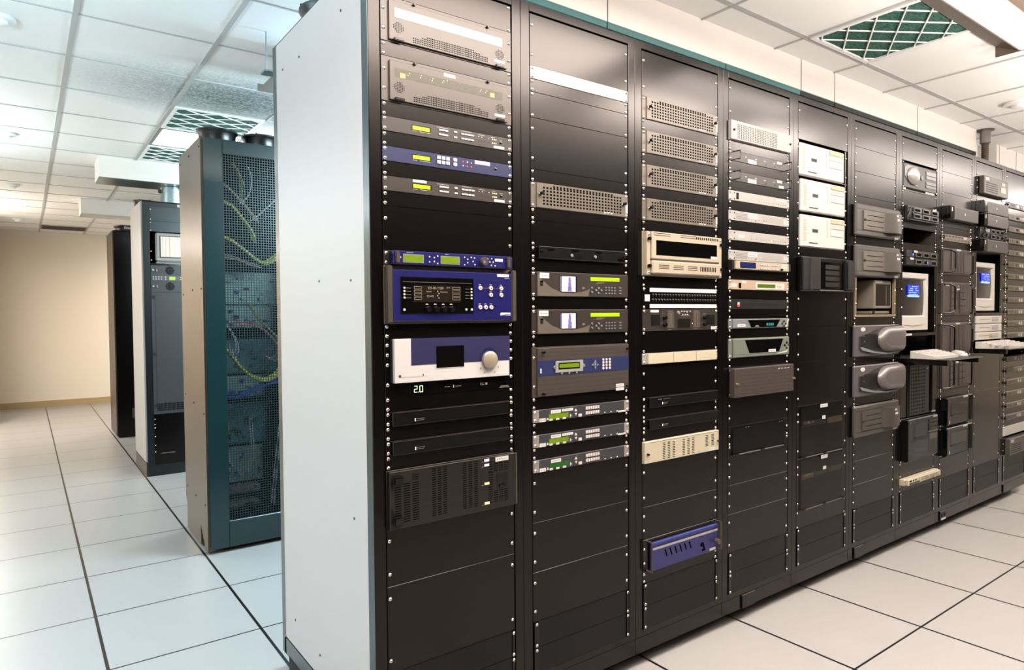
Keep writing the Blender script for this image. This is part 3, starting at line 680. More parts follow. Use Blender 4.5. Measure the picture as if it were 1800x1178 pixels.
# ---- second rack
def patch1():
    d = Dev('slim_white_unit', 2, 4, 1, 'slim white unit with tiny dark jacks near the top of second rack', 'rack unit', 'slim white unit'); d.chassis()
    mk = [(x-1.4, z-1.4, x+1.4, z+1.4, ink, .2) for x, z in ((142, 27), (156, 27), (186, 28), (215, 26), (258, 27), (288, 25), (330, 27), (344, 26), (359, 25), (401, 26), (416, 27), (430, 26))]
    d.plate(white, 2.5, marks=mk+legend(195, 230, 14, dimtxt)+legend(262, 285, 14, dimtxt)+legend(335, 362, 14, dimtxt)+legend(404, 428, 14, dimtxt)); d.scr()
patch1()
def perfunit(cab, u, lab, short, cols=(55, 437)):
    d = Dev('perforated_unit', cab, u, 2, lab, 'rack unit', short, 'perforated gray card frames'); d.chassis(); h = d.h
    d.plate(lgray, 1.5); d.scr(1.5)
    mk = dots(cols[0], 17, cols[1], 74, 25, 6, 9, 6.5, hole)+dots(cols[0]+47, 10, cols[1]-47, 10, 19, 1, 9, 6, hole)
    for i in range(3): mk.append((350+i*17, 77, 360+i*17, 82, wht))
    f = d.plate(lgray, 6, 23, 466, 1, h-1.5, mk, 'perforated_door', 1, 1.5)
    for x, z in ((38, 39), (452, 39)):
        q = d.c('screw_collar', x, z+4, 8, 6, 9, nickel, f); d.c('thumb_screw', x, z, 6, 9, 24, bezel, f, 14)
    d.sticker(470, 30, 481, 72, 1.6, 0)
perfunit(2, 13, 'perforated gray card frame with two thumb screws in the second rack', 'perforated unit')
def server1():
    d = Dev('slim_server', 2, 18, 1, 'slim black server with two small round latches, second rack', 'server', 'slim black server'); d.chassis()
    d.plate(black, 1); d.scr(1)
    f = d.plate(bezel, 14, 26, 458, 2, 44, dots(200, 24, 225, 38, 5, 4, 2, 2, hole)+dots(302, 26, 330, 38, 5, 4, 2, 2, hole)+[(65, 8, 95, 15, gloss), (177, 8, 210, 15, gloss), (294, 8, 330, 15, gloss), (415, 28, 446, 40, gloss)], 'front_bezel', 2, 1)
    d.b('top_edge', 26, 1, 458, 3, 12, 15, M('edge_gray_plastic', (86, 86, 88), .3), f)
    for x in (177, 294): q = d.c('latch', x, 28, 6, 14, 18, silver, f); 
    for x, z in ((38, 17), (452, 19)): d.c('latch_screw', x, z, 5, 14, 19, bezel, f)
server1()
def smile(u, lab, short, lx):
    d = Dev('monitoring_unit', 2, u, 2, lab, 'rack unit', short, 'curved face monitoring units'); d.chassis(); h = d.h
    d.plate(mgray, 1.5); d.scr(1.5)
    f = d.plate(lgray, 8, 23, 472, 2, h-2, [], 'front_panel', 1, 1.5)
    d.poly('dark_curved_panel', [(26, 3), (472, 3), (472, 86), (265, 86), (272, 62), (300, 40), (330, 38), (350, 34), (350, 31), (311, 31), (276, 56), (241, 67), (188, 74), (132, 72), (87, 57), (43, 28), (26, 8)], 8, 8.8, mgray, f)
    s_ = d.b('screen_bezel', 125, 13, 206, 71, 8.8, 9.6, bezel, f); 
    mk = [(128, 15, 132, 70, navys), (199, 15, 203, 70, navys)]; r2 = random.Random(u)
    for j in range(27):
        wj = 3+j*.28
        a = 169-wj*.8+r2.uniform(-2, 1); b_ = 171+wj*r2.uniform(.6, 1.1); q = a
        while q < b_: l = r2.uniform(2, 5); mk.append((q, 16.6+j*1.95, q+l, 18.5+j*1.95, r2.choice((mauve, mauve, M('dark_mauve_pixels', (84, 74, 130), .3, emit=.4))))); q += l
    d.plate(picture, 9.9, 127.5, 203, 15, 70, mk, 'screen', 0, 9.6, s_)
    d.b('display', 275, 14, 427, 28, 8.8, 9.6, lcdb, f)
    for x, z in ((281, 54), (281, 70), (316, 54), (303, 63), (330, 63), (315, 73)): d.c('round_button', x, z, 4.2, 8.8, 12, silver, f, 12)
    d.grid('button', 355, 52, 401, 74, 4, 3, 8, 6, 8.8, 11.5, silver, f); d.grid('button', 430, 52, 430, 74, 1, 3, 13, 5, 8.8, 11.5, silver, f)
    sw = d.b('power_switch', 34, 33, 46, 50, 8, 10, gloss, f); d.b('rocker', 36, 40, 44, 48, 10, 12, nickel, sw)
    d.sticker(lx, 5, lx+43, 24, 8.8, 1, f)
    d.c('emblem', 237, 56, 4, 8.8, 9, silver, f); d.b('emblem_tail', 242, 53, 247, 58, 8.8, 9, silver, f, 1)
smile(20, 'taupe unit with color screen and curved face, upper of two', 'upper screen unit', 31)
smile(23, 'taupe unit with color screen and curved face, lower of two', 'lower screen unit', 27)
def ribbed():
    d = Dev('router_frame', 2, 26, 4, 'ribbed gray unit with blue band, keypad and framed display', 'rack unit', 'ribbed blue band unit'); d.chassis(); h = d.h
    d.plate(gray, 1.5); d.scr(1.5)
    mk = [(21, z, 477, z+1.4, shade) for z in (19, 33, 118, 135, 153, 167)]
    f = d.plate(gray, 9, 20, 478, 4, h-2, mk, 'ribbed_front', 1.5, 1.5)
    b_ = d.b('blue_band', 22, 49, 477, 104, 9, 9.6, M('deep_blue_band', (38, 48, 98), .4), f)
    fr = d.b('display_frame', 99, 53, 234, 96, 9.6, 13, M('pale_gray_frame', (172, 170, 162), .4), b_, 5)
    g_ = d.b('display_window', 113, 60, 216, 84, 13, 13.4, gloss, fr); d.b('display', 117, 64, 212, 79, 13.4, 13.8, lcd, g_)
    for x in (130, 166, 202): d.b('foot_button', x-4, 90, x+4, 103, 9.6, 13.2, M('pale_gray_frame', (172, 170, 162), .4), fr, 2)
    for x in (97, 237): d.c('side_button', x, 75, 6, 9.6, 13, silver, fr)
    for pts in (((290, 68), (302, 68), (296, 56)), ((290, 82), (302, 82), (296, 94)), ((288, 70), (288, 81), (277, 75)), ((304, 70), (304, 81), (315, 75))): d.poly('arrow_button', pts, 9.6, 12, silver, b_)
    d.c('round_button', 296, 75, 5, 9.6, 12, silver, b_)
    d_ = [(338+17*i, 58+11*j) for i in range(3) for j in range(4)]
    for x, z in d_: d.c('key', x, z, 5, 9.6, 12.5, wht, b_, 14)
    for z in (79, 85, 91): d.b('indicator_light', 31, z-2, 36, z+2, 9.6, 10.2, white_e, b_)
    for x, z in ((42, 19), (467, 20), (42, 167), (466, 168)): d.c('thumb_screw', x, z, 4.5, 9, 22, bezel, f, 12)
    d.sticker(407, 156, 451, 168, 9, 1, f); d.sticker(407, 171, 451, 182, 9, 1, f)
ribbed()
def keyunit(u, lab, short, lm, full):
    d = Dev('keypad_unit', 2, u, 1, lab, 'rack unit', short, 'dark keypad units'); d.chassis()
    d.plate(M('dark_slate_paint', (62, 62, 66), .45), 2.5)
    for x in (0, 455): d.plate(M('pale_gray_ear', (168, 156, 148), .42), 6, x+.3, x+27, .6, 44.2, [], 'ear', .8, 2.5)
    d.scr(6)
    sl = M('dark_slate_paint', (62, 62, 66), .45)
    f = d.plate(sl, 6, 28, 455, 1, 44, legend(346, 356, 38)+legend(378, 388, 40)+legend(410, 420, 40), 'front_panel', .6, 2.5)
    d.sticker(81, 6, 128, 18, 6, 1, f); 
    if full: d.sticker(133, 6, 188, 15, 6, 1, f)
    d.b('display', 72, 20, 164, 38, 6, 7, lm, f); d.sticker(28, 31, 57, 44, 6, 1, f)
    for p in (((60, 39), (70, 39), (65, 31)), ((171, 26), (171, 40), (179, 33)), ((194, 20), (206, 20), (200, 10)), ((194, 26), (206, 26), (200, 36))): d.poly('arrow_key', p, 6, 8.5, wht, f)
    for x, z in ((80, 40), (111, 40), (143, 40)): d.b('button', x-8, z-4, x+8, z+3.5, 6, 9, wht, f, 1)
    d.b('button', 212, 31, 229, 42, 6, 9, wht, f, 1)
    d.grid('key', 254, 13, 314, 31, 6, 2, 9.5, 12, 6, 9, wht, f)
    for x in (350, 383, 416): d.b('indicator_light', x-2, 36, x+1, 39, 6, 6.8, white_e, f)
    if full: d.sticker(421, 38, 462, 44.5, 6.2, 1, f)
keyunit(31, 'slim dark keypad unit with lime display, topmost of three', 'top keypad unit', lcd, 1)
keyunit(33, 'slim dark keypad unit with lime display, middle of three', 'middle keypad unit', lcd, 1)
keyunit(35, 'slim dark keypad unit with darker green display, lowest of three', 'lowest keypad unit', lcdg, 0)
# ---- third rack
for i, (u, w_) in enumerate(((4, 'topmost'), (7, 'second'), (10, 'third'), (13, 'lowest'))):
    perfunit(3, u, 'perforated gray card frame with thumb screws, %s of four in third rack' % w_, w_+' perforated unit')
def beigebox():
    d = Dev('beige_equipment_case', 3, 16, 4, 'bulky beige case with dark window and slotted lower flap', 'rack unit', 'beige window case'); d.chassis(); h = d.h
    d.plate(beige, 2, 0, 482)
    for x in (1, 461): d.b('side_flange', x, 2, x+22, h-2, 2, 24, beige, None, 2); 
    mk = dots(85, 8, 250, 16, 2, 2, 100, 2.2, hole)+[(300+13*i, 8, 307+13*i, 19, hole) for i in range(12)]
    f = d.plate(beige, 30, 26, 459, 2, 112, mk, 'window_door', 3, 2)
    d.b('window', 50, 36, 440, 96, 30, 30.6, gloss, f); d.sticker(398, 86, 440, 97, 30.6, 1, f)
    g_ = d.plate(beige, 36, 24, 460, 118, 172, dots(90, 136, 270, 150, 3, 3, 62, 2.4, hole)+[(320+11*i, 134, 326+11*i, 154, hole) for i in range(10)], 'lower_flap', 5, 2)
    d.b('hinge_line', 26, 112, 459, 118, 2, 27, gray)
    for x in (10, 474):
        for z in (32, 140): d.b('latch', x-8, z-6, x+10, z+6, 24, 36, bezel, None, 3)
    d.scr(24, (15, h-12), (12, 472))
beigebox()
def patchbay():
    d = Dev('patch_bay', 3, 21, 2, 'black patch bay with two rows of jacks between white strips', 'patch bay', 'white strip patch bay'); d.chassis(); h = d.h
    d.plate(black, 2); d.scr(2)
    for z in (3, 69): tag(d.b('label_strip', 42, z, 474, z+16, 2, 3.5, label), 'white label strip')
    d.sticker(13, 30, 42, 57, 2, 0)
    for i in range(24):
        for z in (33, 53): 
            q = d.c('jack', 60+i*17.6, z, 6.2, 2, 4.5, bezel, None, 12); 
patchbay()
def meters():
    d = Dev('meter_panel', 3, 23, 2, 'taupe audio panel with three square dark meters and knobs', 'rack unit', 'three meter panel'); d.chassis(); h = d.h
    d.plate(mgray, 2.5, marks=legend(118, 130, 16)+legend(150, 188, 8)+legend(236, 300, 8)+legend(236, 290, 27)+legend(317, 360, 8)+legend(382, 400, 20)+dots(22, 20, 22, 72, 1, 2, 4, 4, ink)+dots(475, 20, 475, 72, 1, 2, 4, 4, ink)+legend(154, 172, 85)+legend(322, 342, 84)); d.scr()
    for a in ((48, 22, 102, 66), (213, 40, 293, 78), (403, 24, 460, 67)):
        m_ = d.b('meter_bezel', a[0]-2, a[1]-2, a[2]+2, a[3]+2, 2.5, 4, gray, None, 5); d.b('meter_glass', a[0], a[1], a[2], a[3], 4, 4.8, M('meter_dark_glass', (30, 27, 24), .25), m_, 6)
    for x in (128, 389):
        for z in (35, 64): d.c('knob', x, z, 9, 2.5, 16, bezel, None, 16)
    for x0, x1 in ((150, 188), (317, 358)):
        fd = d.b('fader_plate', x0, 14, x1, 78, 2.5, 3.5, lgray)
        for i in range(3): d.b('slider_slot', x0+6+i*(x1-x0)/3.2, 18, x0+10+i*(x1-x0)/3.2, 72, 3.5, 4.2, gray, fd)
    d.c('dial', 217, 15, 8, 2.5, 8, silver, None, 18)
    for x, z in ((238, 9), (256, 10), (273, 12), (295, 9), (245, 23), (262, 23), (276, 23), (308, 61)): d.c('push_button', x, z, 2.6, 2.5, 5, wht, None, 10)
    d.sticker(46, 3, 95, 13, 2.5, 1); d.sticker(437, 76, 480, 89, 2.5, 1)
meters()
def creamstrip():
    d = Dev('blank_module_frame', 3, 27, 1, 'slim cream frame of three plain modules in the third rack', 'rack unit', 'cream module frame'); d.chassis()
    d.plate(white, 2.5); d.scr(2.5, None, (8, 474))
    for a, b in ((24, 176), (178, 324), (326, 464)): d.b('module', a, 1.5, b, 43.5, 2.5, 12, cream, None, 1.2)
creamstrip()
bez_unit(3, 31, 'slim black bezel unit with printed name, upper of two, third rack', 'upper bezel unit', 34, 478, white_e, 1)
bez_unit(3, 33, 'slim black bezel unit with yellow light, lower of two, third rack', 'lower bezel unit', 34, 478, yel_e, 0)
def creamamp():
    d = Dev('cream_amplifier', 3, 35, 2, 'cream vented amplifier with rows of slots, lower third rack', 'amplifier', 'cream amplifier'); d.chassis(); h = d.h
    d.plate(cream, 2); d.scr(2)
    mk = dots(117, 16, 178, 80, 3, 10, 16, 3, hole)+dots(242, 16, 304, 80, 3, 10, 16, 3, hole)+dots(396, 17, 396, 62, 1, 8, 18, 3, hole)+dots(437, 17, 437, 62, 1, 8, 18, 3, hole)+[(29, 5, 470, 6.2, shade)]
    f = d.plate(cream, 12, 1, 481, 1, h-1, mk+legend(330, 352, 81, dimtxt, 2), 'vented_front', 1.5, 2)
    for x, z in ((17, 51), (473, 49)): d.c('thumb_screw', x, z, 5, 12, 22, bezel, f, 12)
    d.sticker(408, 74, 450, 86, 12, 1, f)
creamamp()
def bluefan():
    d = Dev('blue_power_unit', 3, 44, 3, 'blue unit with white stripe and slanted slots at the bottom', 'rack unit', 'blue striped unit'); d.chassis(); h = d.h
    d.plate(black, 1.5); d.scr(1.5)
    f = d.plate(M('deep_violet_blue', (46, 44, 116), .42), 14, 40, 470, 16, h-2, [], 'front_panel', 1.5, 1.5)
    d.b('top_ridge', 40, 17, 470, 28, 14, 18, M('bright_blue_paint', (44, 60, 160), .35), f, 4)
    tag(d.b('white_stripe', 40, 38, 470, 47, 14, 14.8, white, f), 'white stripe')
    for i in range(6): x = 116+i*31; d.poly('vent_slot', [(x, 57), (x+8, 57), (x+20, 88), (x+14, 90)], 14, 14.5, hole, f)
    d.poly('vent_mark', [(350, 84), (362, 78), (372, 80), (386, 118), (360, 119), (360, 110), (370, 108), (366, 97), (352, 97)], 14, 14.5, hole, f)
    k = d.c('knob', 458, 92, 12, 14, 34, gray, f, 22)
    for x in (22, 474):
        d.tubes('handle', [[(x, 6, 1.5), (x, 6, 30), (x, h-6, 30), (x, h-6, 1.5)]], 4.5, gray)
    d.sticker(414, 118, 456, 128, 14, 1, f)
bluefan()
# ---- fourth rack
def wperf():
    d = Dev('white_perforated_unit', 4, 4, 2, 'white perforated unit at the top of the fourth rack', 'rack unit', 'white perforated unit'); d.chassis(); h = d.h
    d.plate(white, 2); d.scr(2)
    f = d.plate(white, 14, 1, 481, 2, h-2, dots(48, 18, 356, 78, 24, 9, 5.5, 4.2, hole), 'perforated_front', 1.5, 2)
    for x, z in ((18, 45), (470, 46)): d.c('thumb_screw', x, z, 5, 14, 22, bezel, f, 12)
wperf()
def mux(u, lab, short, n):
    d = Dev('handled_unit', 4, u, 1, lab, 'rack unit', short, 'dark units with wire handles'); d.chassis()
    d.plate(mgray, 2.5, marks=[(120, 15, 131, 20, white), (197, 15, 211, 20, white), (268, 16, 282, 20, white), (346, 16, 357, 20, white), (415, 14, 420, 18, white)]); d.scr()
    d.sticker(141, 24, 208, 43, 2.5, 2); d.sticker(377, 5, 418, 17, 2.5, 2)
    if n: d.sticker(392, 29, 433, 41, 2.5, 2)
    for x, s in ((34, 1), (452, -1)): d.tubes('handle', [[(x, 4, 2), (x+s*3, 4, 34), (x+s*3, 40, 34), (x, 40, 2)]], 2.6, black)
    for x in (285, 360): d.c('jack', x, 32, 3, 2.5, 4, bezel)
mux(7, 'slim dark unit with wire handles and labels, upper of two in fourth rack', 'upper handled unit', 0)
mux(9, 'slim dark unit with wire handles and labels, lower of two in fourth rack', 'lower handled unit', 1)
def white1u(u, lab, short, k):
    d = Dev('slim_white_unit', 4, u, 1, lab, 'rack unit', short, 'slim white units in the fourth rack'); d.chassis()
    r2 = random.Random(u); mk = []
    for i in range(16 if k != 1 else 8): x = 150+i*20; mk.append((x-1.6, 30+r2.uniform(-2, 3), x+1.6, 34, shade, .2))
    if k == 1: mk += [(50, z, 138, z+1.3, shade) for z in (12, 18, 24, 30, 35)]+dots(262, 14, 420, 34, 14, 4, 2.4, 2.4, shade)
    d.plate(white, 2.5, marks=mk+legend(215, 240, 14, dimtxt)+legend(300, 330, 14, dimtxt)); d.scr()
    for z in (10, 36): d.c('panel_screw', 40, z, 3.5, 2.5, 4, bezel, None, 10)
    if k == 0: sw = d.b('power_switch', 54, 8, 71, 36, 2.5, 4, gloss); d.b('rocker', 57, 20, 68, 33, 4, 6, bezel, sw); d.sticker(374, 8, 452, 16, 2.5, 1)
    elif k == 1: d.sticker(147, 4, 214, 25, 2.5, 2); d.c('jack', 203, 35, 3.5, 2.5, 4, M('dull_red_plastic', (130, 50, 30), .4)); d.sticker(440, 14, 470, 32, 2.5, 2)
    else: d.sticker(70, 18, 114, 29, 2.5, 1); d.c('indicator_light', 334, 32, 3, 2.5, 4, yel_e, None, 8)
white1u(11, 'slim white unit with black rocker switch at its left end', 'white switch unit', 0)
white1u(13, 'slim white unit with left louvers, upper of two such', 'upper louvered unit', 1)
white1u(15, 'slim white unit with oval label and yellow spot between louvered twins', 'white oval label unit', 2)
white1u(17, 'slim white unit with left louvers, directly above beige blue-screen unit', 'lower louvered unit', 1)
def bluescr():
    d = Dev('blue_screen_unit', 4, 18, 1, 'slim beige unit with deep blue display and many buttons', 'rack unit', 'beige blue screen unit'); d.chassis()
    d.plate(char, 2); d.scr(2)
    f = d.plate(beige, 22, 26, 452, 4, 42, [], 'front_panel', 2, 2)
    b_ = d.b('display_bezel', 56, 9, 176, 36, 22, 23, bezel, f); d.b('display', 60, 12, 172, 33, 23, 23.6, navys, b_)
    d.grid('button', 218, 17, 276, 34, 4, 2, 11, 7, 22, 25, wht, f); d.grid('button', 312, 17, 352, 34, 4, 2, 9, 7, 22, 25, wht, f); d.sticker(386, 9, 432, 28, 22, 1, f)
    d.c('knob', 384, 35, 6, 22, 30, bezel, f); d.c('indicator_light', 410, 36, 3, 22, 23, lcdb, f, 8)
    for x in (8, 462): d.b('ear_block', x-8, 3, x+12, 42, 2, 18, char, None, 2)
bluescr()
def peachu():
    d = Dev('peach_lcd_unit', 4, 20, 1, 'slim peach colored unit with green display, fourth rack', 'rack unit', 'peach display unit'); d.chassis()
    d.plate(peach, 2.5); d.scr()
    d.sticker(20, 18, 57, 31, 2.5, 1); d.sticker(99, 4, 132, 14, 2.5, 1)
    sw = d.b('power_switch', 73, 14, 91, 37, 2.5, 4, gloss); d.b('rocker', 76, 26, 88, 35, 4, 6, bezel, sw)
    p = d.b('display_panel', 203, 9, 442, 41, 2.5, 4, offw, None, 3); d.b('display', 217, 16, 364, 33, 4, 4.5, lcdd, p)
    for x, z in ((384, 24), (400, 24), (412, 24), (400, 17), (400, 31)): d.b('button', x-4, z-2.5, x+4, z+2.5, 4, 6, cream, p, .6)
peachu()
def blk():
    d = Dev('slim_black_unit', 4, 22, 1, 'slim black unit with a red lit rocker switch', 'rack unit', 'red switch unit'); d.chassis()
    d.plate(M('satin_black_plastic', (28, 26, 25), .35), 2.5, marks=[(90, 12, 455, 13, shade, .2), (90, 33, 455, 34, shade, .2)]); d.scr()
    sw = d.b('power_switch', 59, 11, 79, 36, 2.5, 4, bezel); d.b('rocker', 62, 13, 76, 24, 4, 6, offw, sw); tag(d.b('rocker', 62, 24, 76, 34, 4, 6, red_e, sw), 'red lit rocker')
blk()
def receiver():
    d = Dev('receiver', 4, 24, 1, 'slim silver receiver with cyan digits in a dark window', 'receiver', 'silver receiver'); d.chassis()
    d.plate(silver, 2.5); d.scr(2.5)
    f = d.plate(silver, 9, 24, 472, 1.5, 43, [], 'front_panel', 2, 2.5)
    w_ = d.poly('dark_window', [(135, 6), (398, 6), (366, 40), (160, 40)], 9, 9.8, gloss, f)
    mk = []
    for i, c in enumerate('6248'):
        x = 284+i*16
        for a in ((0, 22, 9, 23.2), (0, 27, 9, 28.2), (0, 32, 9, 33.2), (0, 22, 1.3, 33), (8, 22, 9.3, 33)): mk.append((x+a[0], a[1], x+a[2], a[3], cyan_e, .1))
    d.plate(gloss, 10, 278, 352, 18, 37, mk, 'digit_display', 0, 9.8, w_)
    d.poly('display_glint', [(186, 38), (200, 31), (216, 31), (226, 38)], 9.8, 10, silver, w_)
    for x, z in ((430, 15), (430, 37), (414, 26), (447, 26)): d.c('round_button', x, z, 5, 9, 12, bezel, f, 12)
    d.sticker(57, 24, 116, 37, 9, 1, f); d.poly('ivory_stripe', [(444, 43), (456, 43), (476, 4), (466, 4)], 9, 9.7, offw, f)
receiver()
def receiver2():
    d = Dev('receiver', 4, 26, 2, 'taller gray-green receiver with big dark window, below the silver one', 'receiver', 'gray-green receiver'); d.chassis(); h = d.h
    d.plate(sage, 2.5); d.scr(2.5)
    f = d.plate(sage, 12, 26, 474, 1.5, h-1.5, [(26, 74, 474, 75.5, shade)], 'front_panel', 3, 2.5)
    w_ = d.poly('dark_window', [(108, 9), (420, 9), (386, 70), (143, 70)], 12, 12.8, gloss, f); d.sticker(296, 57, 356, 71, 12.8, 1, w_)
    for x, z in ((455, 30), (455, 56), (437, 43), (473, 43)): d.c('round_button', x-3, z, 6.5, 12, 15, bezel, f, 12)
    d.poly('ivory_stripe', [(366, 78), (446, 70), (470, 40), (476, 40), (452, 76), (372, 82)], 12, 12.7, offw, f)
receiver2()
def brownbox():
    d = Dev('perforated_brown_unit', 4, 29, 3, 'protruding brown unit with perforated face and two brass knobs', 'rack unit', 'brown perforated unit'); d.chassis(); h = d.h
    d.plate(bezel, 2); d.scr(2, (12, h-12))
    m = M('brown_metal', (84, 72, 66), .42, metal=.15); r2 = random.Random(3); mk = []
    for j in range(6):
        x = 48
        while x < 440:
            l = r2.uniform(8, 34); mk.append((x, 34+j*16.5, x+l, 38+j*16.5, shade)); x += l+r2.uniform(3, 6)
    f = d.plate(m, 32, 4, 482, 1.5, h-1.5, mk, 'perforated_front', 2, 2)
    for x in (346, 372, 402, 428): d.plate(wht, 32.3, x, x+14, 15, 19, name='legend', bev=0, o0=32, par=f)
    for x, z in ((16, 71), (474, 71)): d.c('brass_knob', x, z, 5.5, 32, 44, M('pale_brass', (214, 176, 140), .3, metal=.7), f, 14)
brownbox()
def glassdoor(cab, u, n, lab, short, v):
    d = Dev('glass_front_unit', cab, u, n, lab, 'rack unit', short); h = d.h
    d.b('card_cage', 30, 6, 452, h-12, -240, -12, M('dark_brown_cage', (26, 21, 20), .6))
    fr = d.plate(black, 1, 0, 482, 0, h-.3, [], 'rear_frame', .4, -8)
    if v:
        for x0, x1, z0, z1, m in v: d.b('circuit_card', x0, z0, x1, z1, 1, 3, m)
        r2 = random.Random(n*7+u)
        for i in range(14): d.b('indicator_light', 50+i*8, 85+r2.uniform(-3, 9), 53+i*8, 96, 3, 4, r2.choice((dimtxt, olive, wht)))
    g_ = d.b('glass_door', 26, 8, 456, h-6, 5, 9, M('smoked_glass', (8, 8, 8), .07, alpha=.3, spec=.5, var=0), None, 1)
    rod = d.tubes('door_rod', [[(30, h-4, 11), (456, h-4, 11)]], 2.6, M('thin_gray_rod', (120, 114, 110), .3, metal=.7))
    for x in (50, 250, 446): d.b('rod_clip', x-16, h-9, x+16, h+.5, 8, 16, bezel, rod, 2)
    d.scr(1, (42, 80, h-40))
    return d
dd = glassdoor(4, 35, 3, 'dark glass fronted unit with thin rod below it, fourth rack', 'dark glass unit', None)
for x in (119, 139, 392, 414): dd.b('indicator_light', x, 10, x+8, 12, 9, 10, dimtxt)
# ---- fifth rack
def ivorypc(u, lab, short, dx):
    d = Dev('ivory_computer', 5, u, 4, lab, 'computer', short, 'ivory computers in the fifth rack'); h = d.h
    d.b('case', 12+dx, 16, 438+dx, h-4, -330, -14, offw, None, 3)
    lou = [(30+dx, z, 58+dx, z+2.4, M('tan_groove_gap', (168, 150, 96), .6)) for z in [40+i*7 for i in range(16)]]
    mk = lou+[(258+dx, 24, 261+dx, 124, M('tan_groove_gap', (168, 150, 96), .6))]+[(290+dx, z, 428+dx, z+1.5, M('tan_groove_gap', (168, 150, 96), .6)) for z in (44, 56, 70, 110)]
    f = d.plate(offw, 4, 10+dx, 442+dx, 14, h-2, mk, 'front_bezel', 6, -16)
    d.b('drive_bay', 290+dx, 21, 428+dx, 42, 4, 6, M('pale_tan_plastic', (214, 200, 160), .45), f, 1.5); d.b('drive_bay', 290+dx, 58, 428+dx, 69, 4, 5.5, offw, f, 1); d.b('drive_bay', 290+dx, 72, 428+dx, 109, 4, 5.5, offw, f, 1)
    bz = d.b('badge_frame', 112+dx, 81, 168+dx, 101, 4, 5, silver, f, 2); d.b('badge', 116+dx, 84, 164+dx, 98, 5, 5.6, ink, bz)
    d.plate(M('gray_name_strip', (120, 112, 104), .5), 5, 82+dx, 168+dx, 151, 158, legend(88+dx, 160+dx, 154.5, ink, 3), 'name_strip', .4, 4, f)
    d.b('shelf', -.5, h-2.4, 483, h+1.4, -330, -2, black)
    for x in (6, 470): d.b('slotted_strip', x-6, 0, x+6, h-3, -12, -4, black)
    d.scr(-4, (38, h-38), (5, 473))
ivorypc(4, 'ivory desktop computer on its side, topmost of three in fifth rack', 'top ivory computer', 0)
ivorypc(8, 'ivory desktop computer on its side, middle of three in fifth rack', 'middle ivory computer', 14)
ivorypc(12, 'ivory desktop computer on its side, lowest of three in fifth rack', 'lowest ivory computer', 14)
def blacksrv():
    d = Dev('black_server', 5, 17, 4, 'black server with perforated side bezel, below the ivory computers', 'server', 'black server'); d.chassis(); h = d.h
    d.plate(black, 1); d.scr(1, (20, h-20))
    f = d.plate(bezel, 26, -8, 490, 4, h-2, [], 'front_frame', 5, 1)
    d.b('perforated_bezel', -4, 10, 64, 172, 26, 33, meshm, f, 4); tag(d.b('perforated_bezel', 70, 8, 156, 174, 26, 38, meshm, f, 6), 'taller perforated strip'); d.b('bezel_ridge', 64, 6, 70, 176, 26, 42, M('edge_gray_plastic', (86, 86, 88), .3), f, 3)
    r_ = d.b('drive_recess', 166, 26, 386, 164, 26, 26.8, gloss, f)
    for z in (40, 70, 100, 130): d.b('drive_bay', 210, z, 350, z+24, 26.8, 31, M('dark_gray_plastic', (24, 22, 23), .4), r_, 2)
    d.b('curved_end_bezel', 398, 8, 488, 176, 26, 48, M('dark_gray_plastic', (24, 22, 23), .4), f, 12); d.b('bottom_trim', 160, 170, 400, 174, 26, 30, silver, f, 1)
blacksrv()
card = M('tan_circuit_card', (128, 104, 56), .5)
d5 = glassdoor(5, 34, 6, 'tall dark glass card cage, upper of two in the fifth rack', 'upper glass card cage', [(293, 440, 82, 114, card), (46, 280, 84, 110, M('dark_card_strip', (44, 38, 34), .5))])
d5.sticker(207, 4, 279, 22, 9.2, 1); d5.sticker(226, 66, 258, 84, 9.2, 1)
d5 = glassdoor(5, 40, 6, 'tall dark glass card cage, lower of two in the fifth rack', 'lower glass card cage', [(300, 440, 80, 108, olive), (46, 160, 86, 110, card), (170, 290, 88, 106, olive)])
d5.sticker(217, 4, 282, 24, 9.2, 1); d5.sticker(238, 66, 268, 82, 9.2, 1)
# ---- sixth rack
ag = M('array_gray_plastic', (98, 92, 86), .42)
def curvearray(u, lab, short, dk):
    m = ag if not dk else M('array_olive_gray', (84, 78, 70), .42)
    d = Dev('disk_array', 6, u, 4, lab, 'disk array', short, 'gray disk arrays with sliding end cover'); d.chassis(); h = d.h
    d.plate(black, 1); d.scr(1, (6, h-6))
    f = d.plate(m, 24, -24, 500, 2, h-2, [(-20, 30, 300, 31.4, hole), (-20, 148, 480, 149.4, hole)], 'front_bezel', 8, 1)
    t_ = d.b('slot_panel', 44, 36, 318, 144, 24, 29, M('array_light_gray', (122, 114, 104), .42) if not dk else m, f, 4)
    for x0, z in ((88, 60), (44, 88), (88, 118)): d.b('slot', x0, z, 270, z+3, 29, 29.6, hole, t_)
    d.c('lock', 56, 89, 7, 29, 34, bezel, t_)
    bm = bmesh.new(); pr = []
    for i in range(15):
        a = PI*i/14; pr.append((282+(492-282)*i/14, 24+34*math.sin(a)**.6))
    lo = [bm.verts.new((x/1000, -o/1000, -.034)) for x, o in pr]; hi = [bm.verts.new((x/1000, -o/1000, -.146)) for x, o in pr]
    for i in range(14): bm.faces.new((lo[i], lo[i+1], hi[i+1], hi[i]))
    bm.faces.new(lo); bm.faces.new(hi[::-1]); bm.faces.new((lo[0], hi[0], hi[-1], lo[-1]))
    cv = smooth(d.place('curved_cover', finish(bm, 'curved_cover', m), 0, 0, 0, f)); 
    d.sticker(372, 42, 398, 52, 57.6, 1, cv); d.sticker(378, 64, 410, 76, 57.8, 1, cv); d.sticker(420, 164, 466, 174, 24, 1, f)
curvearray(10, 'gray disk array with curved end cover, topmost of sixth rack', 'top curved array', 0)
curvearray(15, 'gray disk array with curved end cover, just above the open beige bay', 'middle curved array', 0)
